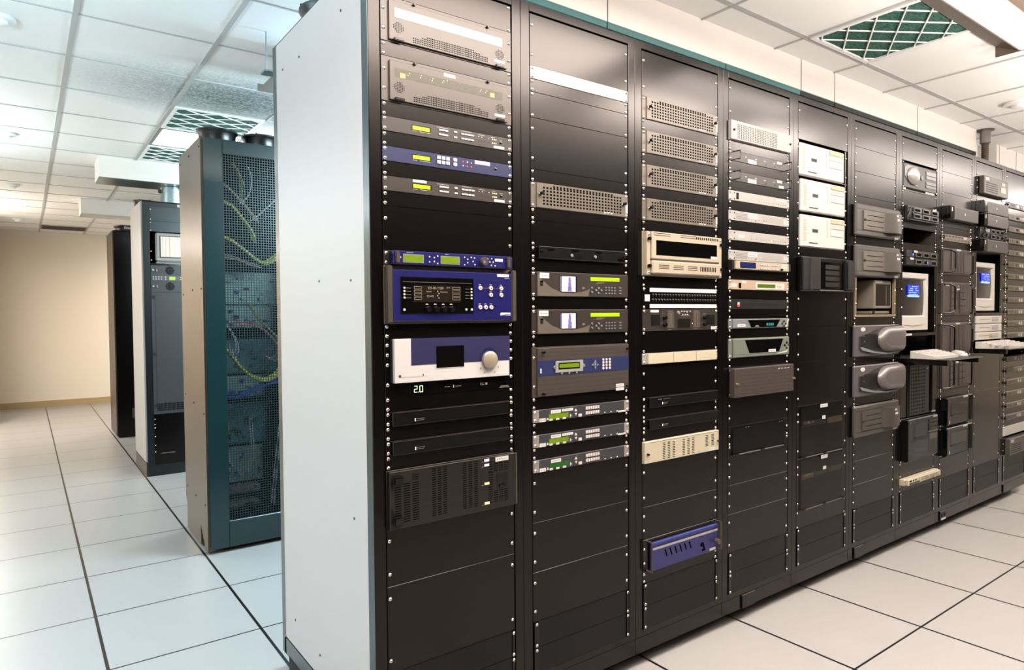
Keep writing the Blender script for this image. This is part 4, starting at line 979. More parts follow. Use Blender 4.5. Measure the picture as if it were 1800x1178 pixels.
curvearray(35, 'dark gray disk array with curved end cover, lowest of sixth rack', 'lowest curved array', 1)
def domearray(u, lab, short):
    d = Dev('domed_disk_array', 6, u, 4, lab, 'disk array', short, 'disk arrays with silver domes'); d.chassis(); h = d.h
    dg = M('dome_array_dark', (58, 54, 54), .4); d.plate(black, 1); d.scr(1, (6, h-6))
    f = d.plate(M('dome_array_gray', (104, 98, 98), .4), 20, -22, 505, 2, h-2, [], 'front_bezel', 6, 1)
    rp = d.poly('ribbed_panel', [(20, 62), (110, 50), (200, 28), (330, 8), (498, 6), (498, 150), (420, 168), (300, 158), (180, 146), (20, 126)], 20, 23, dg, f)
    for j in range(14): d.b('rib', 30 if j > 1 else 80, 52+j*6.6, 300, 54.4+j*6.6, 23, 25.4, bezel, rp)
    def dshape(g, n=22):
        arc = [(345-(118-g)*math.cos(t_), 84-(72-g)*math.sin(t_)) for t_ in [(-.5+i/n)*PI*.92 for i in range(n+1)]]
        return arc+[(420, 12+g), (500, 8+g), (504, 40), (504, 130), (496, 160-g)]
    bm = bmesh.new(); rings = []
    for g, o in ((0, 20), (4, 40), (18, 54), (34, 57)): rings.append([bm.verts.new((x/1000, -o/1000, -z/1000)) for x, z in dshape(g)])
    for a, b in zip(rings, rings[1:]):
        for i in range(len(a)): bm.faces.new((a[i], a[(i+1) % len(a)], b[(i+1) % len(a)], b[i]))
    bm.faces.new(rings[-1]).material_index = 1; bm.faces.new(rings[0][::-1])
    dm = d.place('dome', finish(bm, 'dome', [M('silver_dome', (150, 142, 138), .36, metal=.4), M('dome_face_gray', (110, 102, 100), .4)]), 0, 0, 0, f); smooth(dm, 50)
    bm = bmesh.new(); lathe(bm, [(.026, 0), (.026, .001), (.02, .0016)], 28, 'y')
    for v in bm.verts: v.co.z *= .45
    d.place('oval_label', finish(bm, 'oval_label', label), 64, 24, 20, f)
    d.poly('silver_fin', [(18, 122), (40, 122), (180, 150), (330, 164), (498, 158), (498, 162), (330, 172), (170, 160), (40, 140)], 20, 30, silver, f)
    d.b('logo_loop', 60, 88, 76, 94, 25.4, 27, silver, rp, 2); d.b('corner_latch', 466, 18, 498, 30, 23, 28, bezel, rp, 2)
domearray(25, 'dark ribbed disk array with silver dome and oval label, upper of two', 'upper domed array')
domearray(30, 'dark ribbed disk array with silver dome and oval label, lower of two', 'lower domed array')
def openbay():
    d = Dev('open_equipment_bay', 6, 19, 5, 'open beige framed bay with a small gray screen inside', 'equipment bay', 'open beige bay'); h = d.h
    bg = M('olive_beige_metal', (150, 132, 104), .5)
    for x in (2, 466): d.b('frame_post', x, 1, x+16, h-1, -8, 6, bg, None, 1)
    d.b('frame_rail', 18, h-10, 466, h-1, -8, 6, bg)
    d.b('bay_floor', 18, h-14, 466, h-10, -330, -8, bg); d.b('bay_side', 18, 2, 22, h-14, -330, -8, bg); d.b('bay_back', 22, 2, 466, h-14, -330, -326, dark)
    d.b('inner_panel', 60, 60, 220, h-14, -120, -112, bg)
    s_ = d.b('screen_case', 250, 12, 460, 176, -110, -10, M('gray_beige_plastic', (150, 140, 126), .45), None, 4)
    g_ = d.b('screen_glass', 270, 34, 446, 160, -10, -9, gloss, s_); d.sticker(262, 14, 350, 25, -10, 1, s_)
    d.b('screen_reflection_strip', 392, 44, 400, 156, -9, -8.6, M('dim_tan_reflection', (110, 90, 60), .4), g_)  # reflection on the glass, laid on as a tan strip
    d.c('clamp', 264, 196, 14, -40, -16, bezel); d.b('tray', 240, 190, 460, 206, -110, -20, M('gray_beige_plastic', (150, 140, 126), .45), None, 2)
    d.scr(6, (70, 150, h-8), (10, 474))
openbay()
# ---- seventh rack
def lenspc():
    d = Dev('dark_computer', 7, 3, 4, 'dark computer with big silver lens shape, top of seventh rack', 'computer', 'lens computer'); h = d.h; pm = M('dark_gray_plastic', (24, 22, 23), .4)
    d.b('case', 6, 12, 476, h-4, -330, -16, bezel, None, 3)
    f = d.plate(M('computer_gray', (50, 47, 47), .4), 4, 8, 474, 10, h-14, [], 'front_bezel', 8, -18)
    d.poly('lens_recess', [(20, 40), (60, 24), (196, 26), (196, 146), (150, 140), (60, 118), (20, 90)], 4, 6, bezel, f)
    bm = bmesh.new(); bmesh.ops.create_uvsphere(bm, u_segments=24, v_segments=14, radius=1)
    bmesh.ops.delete(bm, geom=[v for v in bm.verts if v.co.y > .02 or v.co.x > .55], context='VERTS')
    for v in bm.verts: v.co = Vector((v.co.x*.078, v.co.y*.024-.006, v.co.z*.056))
    smooth(d.place('silver_lens', finish(bm, 'silver_lens', M('bright_silver_lens', (230, 224, 220), .3, metal=.5)), 138, 84, 0, f), 60)
    d.c('power_button', 254, 84, 16, 4, 8, silver, f, 22)
    for z0, z1 in ((34, 58), (62, 82), (98, 116), (120, 138)): d.b('drive_bay', 314, z0, 458, z1, 4, 6.4, bezel, f, 1)
    d.b('case_floor', 0, h-8, 482, h+.4, -330, 2, black); d.sticker(315, h-18, 444, h-7, 2, 1); d.sticker(6, h-16, 44, h-5, 2, 1)
    d.scr(2, (12, h-20))
lenspc()
def sixbay():
    d = Dev('drive_enclosure', 7, 9, 2, 'six bay drive enclosure with looped cable at left, seventh rack', 'drive enclosure', 'six bay enclosure'); d.chassis(); h = d.h
    d.plate(bezel, 2); d.scr(2)
    f = d.plate(char, 20, 30, 470, 2, h-3, [], 'front_frame', 2, 2)
    for i in range(3):
        for j in range(2):
            x = 100+i*122; z = 10+j*36; b_ = d.b('drive_bay', x, z, x+106, z+31, 20, 28, M('bay_gray_plastic', (104, 98, 95), .4), f, 2); d.b('bay_slot', x+10, z+9, x+80, z+24, 28, 28.6, hole, b_)
    d.tubes('cable_loop', [[(64+34*math.cos(a*PI/8), 46+32*math.sin(a*PI/8), 24+8*math.sin(a*PI/4)) for a in range(17)]], 3.4, bezel)
    d.sticker(360, 2, 410, 14, 28, 1, f); d.b('bottom_rail', 10, h-5, 478, h-1, 2, 26, bezel)
sixbay()
def openslot():
    d = Dev('open_slot', 7, 12, 2, 'dark empty opening between two blank panels in the seventh rack', 'empty slot', 'dark open slot'); h = d.h
    d.b('slot_liner', 24, 2, 458, h-2, -200, -196, dark); d.b('slot_wall', 20, 2, 24, h-2, -196, -2, dark); d.b('slot_wall', 458, 2, 462, h-2, -196, -2, gray)
    for x in (.5, 464): d.b('side_strip', x, 1, x+18, h-1, -3, 0, black)
    d.scr(0)
openslot()
def bluesrv(u, lab, short, lx, ex):
    d = Dev('slim_server', 7, u, 1, lab, 'server', short, 'slim servers with blue lights'); d.chassis()
    d.plate(bezel, 2); d.scr(2)
    f = d.plate(char, 18, 24, 470, 2, 43, [], 'front_bezel', 2, 2)
    for i in range(3):
        b_ = d.b('drive_bay', 140+i*104, 10, 226+i*104, 40, 18, 24, M('bay_gray_plastic', (104, 98, 95), .4), f, 2); d.b('bay_slot', 150+i*104, 17, 212+i*104, 34, 24, 24.6, hole, b_)
    d.c('indicator_light', ex, 27, 7, 24, 26, blue_e, f, 12); d.sticker(lx, 2, lx+46, 14, 24, 1, f)
bluesrv(15, 'slim server with blue light at left, above the other', 'upper blue light server', 112, 98)
bluesrv(16, 'slim server with bright blue light toward the right, above the monitor', 'lower blue light server', 60, 300)
def crt(cab, zb, lab, w, hgt, dy, xc):
    """white tube monitor with its base on z = zb"""
    t = tag(bpy.data.objects.new('crt_monitor', None), lab, 'monitor', 'white tube monitors'); C.objects.link(t); t.location = (X0+(cab-1)*W+.0405+xc, dy, zb)
    hs = hgt; b0 = .03
    bm = bmesh.new()
    f = [(-w/2, b0), (w/2, b0), (w/2, b0+hs), (-w/2, b0+hs)]
    ys = ((0, 1), (.05, 1), (.09, .96), (.30, .62)); rings = []
    for y, s in ys: rings.append([bm.verts.new((x*s, y, (z-b0-hs/2)*s+b0+hs/2)) for x, z in f])
    for a, b in zip(rings, rings[1:]):
        for k in range(4): bm.faces.new((a[k], a[(k+1) % 4], b[(k+1) % 4], b[k]))
    bm.faces.new(rings[-1])
    sx, sz0, sz1 = w/2-.028, b0+hs*.235, b0+hs-.032
    i = [bm.verts.new(v) for v in ((-sx, 0, sz0), (sx, 0, sz0), (sx, 0, sz1), (-sx, 0, sz1))]; r0 = rings[0]
    for k in range(4): bm.faces.new((r0[k], r0[(k+1) % 4], i[(k+1) % 4], i[k]))
    j = [bm.verts.new(v) for v in ((-sx+.012, .018, sz0+.01), (sx-.012, .018, sz0+.01), (sx-.012, .018, sz1-.01), (-sx+.012, .018, sz1-.01))]
    for k in range(4): bm.faces.new((i[k], i[(k+1) % 4], j[(k+1) % 4], j[k]))
    bmesh.ops.bevel(bm, geom=[e for e in bm.edges if len(e.link_faces) == 2 and e.calc_face_angle(0) > .6], offset=.005, segments=2, affect='EDGES')
    smooth(obj('housing', bm, offw, t))
    bm = bmesh.new(); n = 8; g_ = [[bm.verts.new((-sx+.010+(2*sx-.02)*a/n, .017-.012*(1-((2*a/n-1)**2+(2*b/n-1)**2)/2), sz0+.008+(sz1-sz0-.016)*b/n)) for b in range(n+1)] for a in range(n+1)]
    for a in range(n):
        for b in range(n): bm.faces.new((g_[a][b], g_[a+1][b], g_[a+1][b+1], g_[a][b+1]))
    sc = smooth(obj('screen', bm, M('monitor_dark_glass', (44, 40, 42), .12, spec=.6), t), 80)
    bx0, bx1, bz0, bz1 = -sx+.09, -sx+.24, sz0+(sz1-sz0)*.56, sz0+(sz1-sz0)*.82
    bm = bmesh.new(); bbox(bm, bx0, bx1, -.0015, .003, bz0, bz1); bbox(bm, bx0, bx1, -.002, .003, bz0-.012, bz0-.002, 1)
    r2 = random.Random(cab)
    for l in range(6):
        x = bx0+.008
        while x < bx1-.02:
            q = r2.uniform(.008, .024)
            if r2.random() > .25: bbox(bm, x, min(x+q, bx1-.004), -.002, 0, bz1-.012-l*.0125, bz1-.007-l*.0125, 1)
            x += q+.005
    obj('blue_text_window', bm, [bscr, M('pale_blue_text', (150, 190, 255), .4, emit=1.1)], sc)
    bm = bmesh.new(); bprism(bm, [(-w*.36, b0+hs*.10), (-w*.1, b0+hs*.085), (w*.12, b0+hs*.085), (w*.36, b0+hs*.10), (w*.12, b0+hs*.07), (-w*.1, b0+hs*.07)], -.002, .002); obj('control_groove', bm, M('cream_groove_gap', (196, 184, 160), .6), t)
    bm = bmesh.new(); lathe(bm, [(.09, 0), (.09, .012), (.05, .02), (.05, .04)], 24); smooth(obj('swivel_base', bm, offw, t, (0, .16, 0)))
    return t
def shelfbay(cab, u, n, lab, short, label_x):
    d = Dev('monitor_shelf', cab, u, n, lab, 'shelf', short, 'shelves inside the racks'); h = d.h
    d.b('shelf_plate', 1, h-5, 481, h-1, -380, 4, black); d.b('shelf_lip', 1, h-20, 481, h-1, 0, 4, black)
    if label_x: d.sticker(label_x, h-18, label_x+90, h-6, 4, 1)
    for x in (0, 466): d.b('side_strip', x, 1, x+16, h-22, -3, 0, black)
    d.scr(0, (150, 260, h-60), (8, 474))
shelfbay(7, 17, 9.75, 'black shelf carrying the white monitor in the seventh rack', 'monitor shelf', 50)
crt(7, TOP-26.68*PU+.004, 'white tube monitor with blue text window, seventh rack', .40, .355, .012, .203)
def mouse(loc, rz, lab):
    bm = bmesh.new(); bmesh.ops.create_uvsphere(bm, u_segments=20, v_segments=12, radius=1)
    for v in bm.verts:
        z = max(v.co.z, -.15); k = 1-.18*v.co.y
        v.co = Vector((v.co.x*.032*k, v.co.y*.062, (z+.15)*.031*(1+.25*max(0, v.co.y))))
    o = smooth(obj('computer_mouse', bm, offw, None, loc, (0, 0, rz)), 70); tag(o, lab, 'mouse', 'white computer mice')
    bm = bmesh.new(); bbox(bm, -.0006, .0006, -.055, -.012, .018, .0265); obj('button_split', bm, shade, o)
    return o
mouse((3.371+.16, -.005+.075, TOP-26.68*PU+.0042), 1.2, 'white mouse lying on the shelf under the seventh rack monitor')
def kbtray(cab, z, y0, lab):
    xl = X0+(cab-1)*W+.0405
    t = tag(bpy.data.objects.new('keyboard_tray', None), lab, 'keyboard tray', 'pull-out keyboard trays'); C.objects.link(t); t.location = (xl, 0, z)
    bm = bmesh.new(); bbox(bm, .004, .504 if cab == 7 else .478, y0, .25, -.004, 0); bmesh.ops.bevel(bm, geom=bm.edges[:], offset=.001, segments=1, affect='EDGES'); obj('tray_top', bm, M('dark_tray_metal', (44, 40, 39), .4), t)
    bm = bmesh.new(); bm.free()
    for x in (.012, .47): link('slide_rail', boxmesh(.016, .24-y0, .03, black), t, (x, (.26+y0)/2, -.019))
    tag(link('tray_edge', boxmesh(.496 if cab == 7 else .47, .002, .004, M('pale_tray_edge', (120, 110, 106), .35)), t, (.254 if cab == 7 else .241, y0-.0005, -.002)), 'pale front edge')  # thin paler strip along the front edge
def keyboard(name, pts, zf, zb, yf, yb, loc, lab, rows):
    """wedge slab over the outline pts (x,y); height runs from zf at yf to zb at yb"""
    H = lambda y: zf+(zb-zf)*(y-yf)/(yb-yf)
    t = tag(bpy.data.objects.new(name, None), lab, 'keyboard', 'white keyboards'); C.objects.link(t); t.location = loc
    bm = bmesh.new(); a = [bm.verts.new((x, y, 0 if i < 99 else 0)) for i, (x, y) in enumerate(pts)]; b = [bm.verts.new((x, y, H(y))) for x, y in pts]; n = len(pts)
    bm.faces.new(a[::-1]); bm.faces.new(b)
    for i in range(n): bm.faces.new((a[i], a[(i+1) % n], b[(i+1) % n], b[i]))
    obj('case', bm, offw, t)
    x0 = min(p[0] for p in pts)+.012; x1 = max(p[0] for p in pts)-.012; km = finish(*(lambda q: (q, 'key', wht))(_key()))
    for j in range(5):
        y = yf+.022+j*(yb-yf-.036)/4.4; nk = rows
        for i in range(nk):
            x = x0+(x1-x0)*(i+.5)/nk
            if x < x0+.03*(j < 1)*(rows > 14): continue
            link('key', km, t, (x, y, H(y)), (math.atan((zb-zf)/(yb-yf)), 0, 0))
def _key():
    bm = bmesh.new(); a = [bm.verts.new((sx*.008, sy*.008, -.001)) for sx, sy in ((-1, -1), (1, -1), (1, 1), (-1, 1))]; b = [bm.verts.new((sx*.0062, sy*.0062, .006)) for sx, sy in ((-1, -1), (1, -1), (1, 1), (-1, 1))]
    bm.faces.new(b)
    for i in range(4): bm.faces.new((a[i], a[(i+1) % 4], b[(i+1) % 4], b[i]))
    return bm
kbtray(7, 1.170, -.262, 'black pull-out tray holding a small keyboard and white mouse')
keyboard('compact_keyboard', [(0, 0), (.33, 0), (.33, .135), (0, .135)], .016, .044, 0, .135, (3.425, -.185, 1.170), 'small white keyboard on the pulled out tray of the seventh rack', 15)
mouse((3.858, -.150, 1.1702), -.5, 'white mouse beside the small keyboard on the pulled out tray')
def towerpc():
    d = Dev('black_tower_computer', 7, 30.6, 7.3, 'tall black computer with perforated front under the keyboard tray', 'computer', 'perforated tower'); h = d.h
    d.b('case', 20, 4, 478, h-2, -330, -4, bezel, None, 3)
    f = d.plate(M('tower_dark_gray', (46, 42, 42), .4), 6, 118, 388, 6, h-6, dots(142, 18, 320, h-24, 9, 14, 9, 9, hole), 'perforated_front', 3, -6)
    d.b('side_column', 430, 10, 478, h-14, -6, 8, char, None, 3); d.sticker(425, h-16, 480, h-6, 8, 1)
    d.b('power_button', 352, 30, 372, 40, 6, 8, wht, f, 1)
    for z in (70, 84, 98): d.c('indicator_light', 360, z, 2, 6, 7, wht, f, 8)
    for x in (0, 100): d.b('side_strip', x, 1, x+16, h-1, -6, 0, black)
towerpc()
def recpc(cab, u, n, lab, short, rx, big):
    d = Dev('black_computer', cab, u, n, lab, 'computer', short); d.chassis(); h = d.h
    d.plate(black, 1); d.scr(1, (10, h-8))
    tg = M('tower_dark_gray', (46, 42, 42), .4)
    f = d.plate(tg, 24, 58, 480, 6, h-8, [], 'front_bezel', 4, 1)
    tag(d.b('side_handle', 18, 8, 56, h-10, 1, 40, gloss, None, 6), 'glossy black side handle')
    w_ = d.b('drive_recess', rx, 44, rx+(180 if big else 262), 134 if not big else 130, 24, 24.8, gloss, f, 4)
    d.b('recess_lip', rx+10, 124, rx+(170 if big else 250), 130, 24.8, 30, char, w_, 2)
    d.c('lock', 84, 24, 6, 24, 28, silver, f)
    if big:
        for z in (26, 52, 78): d.b('drive_bay', 340, z, 470, z+20, 24, 28, bezel, f, 2)
        d.b('bay_trim', 336, 102, 472, 106, 24, 28, silver, f); d.b('disk_drive', 350, 120, 466, 156, 24, 27, M('bay_gray_plastic', (104, 98, 95), .4), f, 2); d.b('lower_door', 70, 144, 330, h-14, 24, 26, gloss, f, 2)
        d.sticker(410, 10, 468, 20, 24, 1, f)
    else:
        d.sticker(316, 8, 392, 20, 24, 1, f); d.sticker(66, h-40, 104, h-16, 24, 1, f)
        for x in (418, 440, 460): d.b('vertical_rib', x, 12, x+8, h-16, 24, 30, char, f, 2)
recpc(7, 38, 6, 'black computer with drive bays and square recess, low in seventh rack', 'drive bay computer', 140, True)
def creamsw():
    d = Dev('network_switch', 7, 46, 1, 'cream network switch sticking out near the foot of seventh rack', 'network switch', 'cream switch'); 
    d.plate(cream, 30, 0, 482, 3, 42, [], 'ear_frame', 3, -2)
    f = d.plate(cream, 46, 14, 474, 5, 40, [(30, 26, 170, 36, gloss), (30, 10, 60, 20, hole), (76, 10, 90, 20, hole), (110, 10, 124, 20, hole)], 'front_panel', 3, 30)
    for x in (200, 244, 320, 360, 400): d.b('port_block', x, 11, x+30, 33, 46, 48.5, M('gray_cream_plastic', (186, 176, 152), .45), f, 2)
    d.c('knob', 290, 22, 8, 46, 52, M('gray_cream_plastic', (186, 176, 152), .45), f, 14); d.scr(30, (10, 36), (7, 476))
creamsw()
# ---- eighth rack
def flatsrv(cab, u, lab, short):
    d = Dev('rack_server', cab, u, 2, lab, 'server', short, 'servers with louvered gray faces'); d.chassis(); h = d.h
    d.plate(black, 1); d.scr(1)
    mk = [(70, 14+i*7, 486, 16+i*7, shade) for i in range(10)]
    d.b('latch_block', -6, 3, 64, h-3, 1, 52, gloss, None, 4)
    f = d.plate(M('louver_gray', (92, 85, 81), .4), 40, 66, 492, 4, h-3, mk, 'louvered_front', 4, 1)
    d.b('top_edge', 66, 2, 492, 7, 1, 41, M('pale_edge_plastic', (170, 160, 152), .35), f, 2)
    d.b('emblem', 250, 34, 268, 50, 40, 41.5, wht, f, 4); d.sticker(16, 14, 30, 40, 52, 0)
flatsrv(8, 8, 'louvered gray server with black latch block in the eighth rack', 'louvered server')
def beigesw():
    d = Dev('network_switch', 8, 12, 1, 'slim tan network switch with port rows in the eighth rack', 'network switch', 'tan network switch'); d.chassis()
    d.plate(M('dull_tan_metal', (140, 122, 106), .45), 2.5, marks=dots(70, 12, 330, 12, 6, 1, 36, 9, shade)+dots(40, 32, 440, 32, 8, 1, 40, 10, M('dark_tan_port', (84, 72, 62), .5))); d.scr()
    d.sticker(346, 6, 400, 18, 2.5, 1); d.tubes('cable_loop', [[(16+10*math.cos(a), 22+14*math.sin(a), 8) for a in (0, .8, 1.6, 2.4, 3.2, 4, 4.8, 5.6, 6.28)]], 2.5, bezel)
beigesw()
def handarray(u, n, lab, short, slot):
    d = Dev('handled_disk_array', 8, u, n, lab, 'disk array', short, 'disk arrays with curved black handles'); d.chassis(); h = d.h; hm = M('array_brown_gray', (84, 75, 71), .42)
    d.plate(hm, 1.5); d.scr(1.5, (6, h-6))
    f = d.plate(hm, 8, 12, 470, 6, h-6, [], 'front_panel', 2, 1.5)
    for i in range(5):
        x = 130+i*48
        if slot and i == 2: d.b('open_slot', x-2, 40, x+40, h-44, 8, 8.8, gloss, f); d.sticker(x-6, 40, x+44, 52, 10, 1, f); d.c('lock', x+24, 30, 8, 8, 16, silver, f)
        else:
            s_ = d.b('drive_sled', x, 14, x+44, h-14, 8, 13, hm, f, 3)
            if slot:
                for q in (.3, .5, .7): d.b('sled_gap', x+2, h*q, x+42, h*q+3, 13, 13.4, hole, s_)
            else: d.b('sled_gap', x+20, 18, x+23, h-18, 13, 13.4, hole, s_)
    if slot: d.sticker(56, 16, 108, 26, 8, 1, f)
    else: d.sticker(220, 3, 288, 14, 8.4, 1, f)
    for x, s in ((24, 1), (458, -1)):
        p = [(x, 16, 8), (x+s*30, 18, 34), (x+s*66, 30, 46), (x+s*72, 44, 48), (x+s*72, h-44, 48), (x+s*66, h-30, 46), (x+s*30, h-18, 34), (x, h-16, 8)]
        d.tubes('handle', [p], 5, bezel, f)
handarray(14, 4, 'brown-gray disk array with curved handles, topmost of four, eighth rack', 'top handled array', 0)
handarray(19, 5, 'disk array with curved handles and silver lock, second of four', 'locked handled array', 1)
handarray(25, 5, 'disk array with curved handles, third of four, level with keyboard tray', 'third handled array', 0)
handarray(30, 5, 'disk array with curved handles, lowest of four, below keyboard tray level', 'lowest handled array', 1)
recpc(8, 36, 4.4, 'black computer with square recess, upper of two, eighth rack', 'upper recess computer', 116, False)
recpc(8, 40.5, 4.4, 'black computer with square recess, lower of two, eighth rack', 'lower recess computer', 116, False)
# ---- ninth and tenth racks
def ups(cab, u, lab, short, on):
    d = Dev('power_supply_unit', cab, u, 3, lab, 'power unit', short, 'gray power units with louvers'); d.chassis(); h = d.h; um = M('ups_gray', (96, 88, 78), .42)
    d.plate(bezel, 1); d.scr(1, (40, 90))
    f = d.plate(um, 34, 40, 500, 4, h-4, [(70, 48+i*15, 290, 54+i*15, shade) for i in range(5)], 'louvered_front', 4, 1)
    dp = d.b('display_bezel', 350, 56, 450, 100, 34, 35, bezel, f, 2)
    if on: d.b('display', 356, 62, 412, 94, 35, 35.6, lcdb, dp)
    d.sticker(66, 14, 130, 34, 34, 1, f); d.sticker(372, 26, 436, 46, 34, 1, f)
ups(9, 2, 'gray louvered power unit with lime display at top of ninth rack', 'lime display power unit', 1)
flatsrv(9, 6, 'louvered gray server, topmost of three in the ninth rack', 'top louvered server')
flatsrv(9, 8, 'louvered gray server, middle of three in the ninth rack', 'middle louvered server')
def cablesw():
    d = Dev('cabled_drive_unit', 9, 10, 2, 'dark drive unit with looping cables between louvered servers', 'drive unit', 'cabled drive unit'); d.chassis(); h = d.h
    d.plate(bezel, 2); d.scr(2)
    f = d.plate(char, 18, 24, 470, 2, h-3, [], 'front_frame', 2, 2)
    for i in range(3):
        for j in range(2): b_ = d.b('drive_bay', 210+i*86, 10+j*38, 284+i*86, 42+j*38, 18, 26, M('bay_gray_plastic', (104, 98, 95), .4), f, 2); d.b('bay_slot', 220+i*86, 18+j*38, 270+i*86, 36+j*38, 26, 26.5, hole, b_)
    for cx, r in ((80, 34), (150, 26), (440, 28)): d.tubes('cable_loop', [[(cx+r*math.cos(a*PI/8), 46+r*math.sin(a*PI/8), 30+10*math.sin(a*PI/4)) for a in range(17)]], 3.6, bezel)
    d.b('cable_plug', 110, 20, 140, 40, 18, 40, wht, f, 3)
cablesw()
flatsrv(9, 12, 'louvered gray server just above the ninth rack monitor', 'lowest louvered server')
shelfbay(9, 14, 10.05, 'black shelf carrying the white monitor in the ninth rack', 'ninth monitor shelf', 0)
crt(9, TOP-24.02*PU+.004, 'white tube monitor with blue text window, ninth rack', .37, .345, .012, .215)
def whitestack(i, lab):
    u, n = ((24.1, 1.25), (25.4, 1.25), (26.7, 1.25))[i]
    d = Dev('white_stacked_unit', 9, u, n, lab, 'rack unit', 'white stacked units' if i == 2 else None, 'white units stacked under the monitor'); d.chassis(); h = d.h
    f = d.plate(offw, 10, 2, 480, 1, h-1, [(60, h*.42, 250, h*.5, M('tan_groove_gap', (168, 150, 96), .6)), (270, h*.25, 420, h*.32, M('tan_groove_gap', (168, 150, 96), .6))], 'front_panel', 3, -3)
    d.b('drive_bay', 290, h*.4, 410, h*.75, 10, 12, white, f, 1)
    if i == 2: d.b('tan_badge', 240, h*.3, 290, h*.8, 10, 10.8, M('faded_tan_badge', (200, 180, 110), .5), f)
for i, l in enumerate(('top', 'middle', 'bottom')): whitestack(i, 'white flat unit under the ninth rack monitor, %s of the stack' % l)
kbtray(9, 1.190, -.2, 'black pull-out tray under the curved keyboard of ninth rack')
keyboard('curved_keyboard', [(.0, .14), (.01, .10), (.04, .05), (.10, .005), (.18, -.02), (.30, -.03), (.42, -.02), (.50, .0), (.56, .04), (.58, .14)], .016, .046, -.03, .14, (4.515, -.155, 1.190), 'white curved keyboard on tray of ninth rack at right edge', 20)
NTH = 'first second third fourth fifth sixth seventh eighth ninth tenth eleventh twelfth thirteenth fourteenth fifteenth sixteenth seventeenth eighteenth'.split()
def modrow():
    mm = M('modulator_gray', (110, 98, 84), .42)
    us = [5+2*i for i in range(12)]+[31+2*i for i in range(6)]
    for i, u in enumerate(us):
        pl = 'slim gray unit with diamond button in the tenth rack, '+NTH[i]+' from top'
        d = Dev('slim_modulator', 10, u, 1, pl, 'rack unit', NTH[i]+' slim unit', 'repeated slim units of the tenth rack'); d.chassis()
        d.plate(mm, 2.5); d.scr(2.5)
        d.b('ear_knob', 6, 12, 34, 34, 2.5, 16, bezel, None, 6)
        f = d.plate(mm, 10, 38, 470, 3, 42, [(60, 12+j*6, 150, 14+j*6, shade) for j in range(4)], 'front_panel', 2, 2.5)
        d.b('dark_port', 190, 14, 236, 32, 10, 11, gloss, f)
        d.poly('diamond_button', [(262, 23), (280, 8), (298, 23), (280, 38)], 10, 12, M('pale_button_plastic', (214, 206, 196), .45), f); d.b('square_button', 310, 10, 345, 36, 10, 12, M('pale_button_plastic', (214, 206, 196), .45), f, 1)
modrow()
kbtray(10, 1.18, -.12, 'black pull-out tray at right edge in the tenth rack')
d = Dev('white_panel_unit', 10, 43, 1.6, 'plain white panel unit low in the tenth rack', 'rack unit', 'white panel unit'); d.chassis(); d.plate(offw, 3); d.scr(3)
ups(10, 45, 'gray louvered power unit near the foot of tenth rack', 'gray power unit', 0)
blanks()
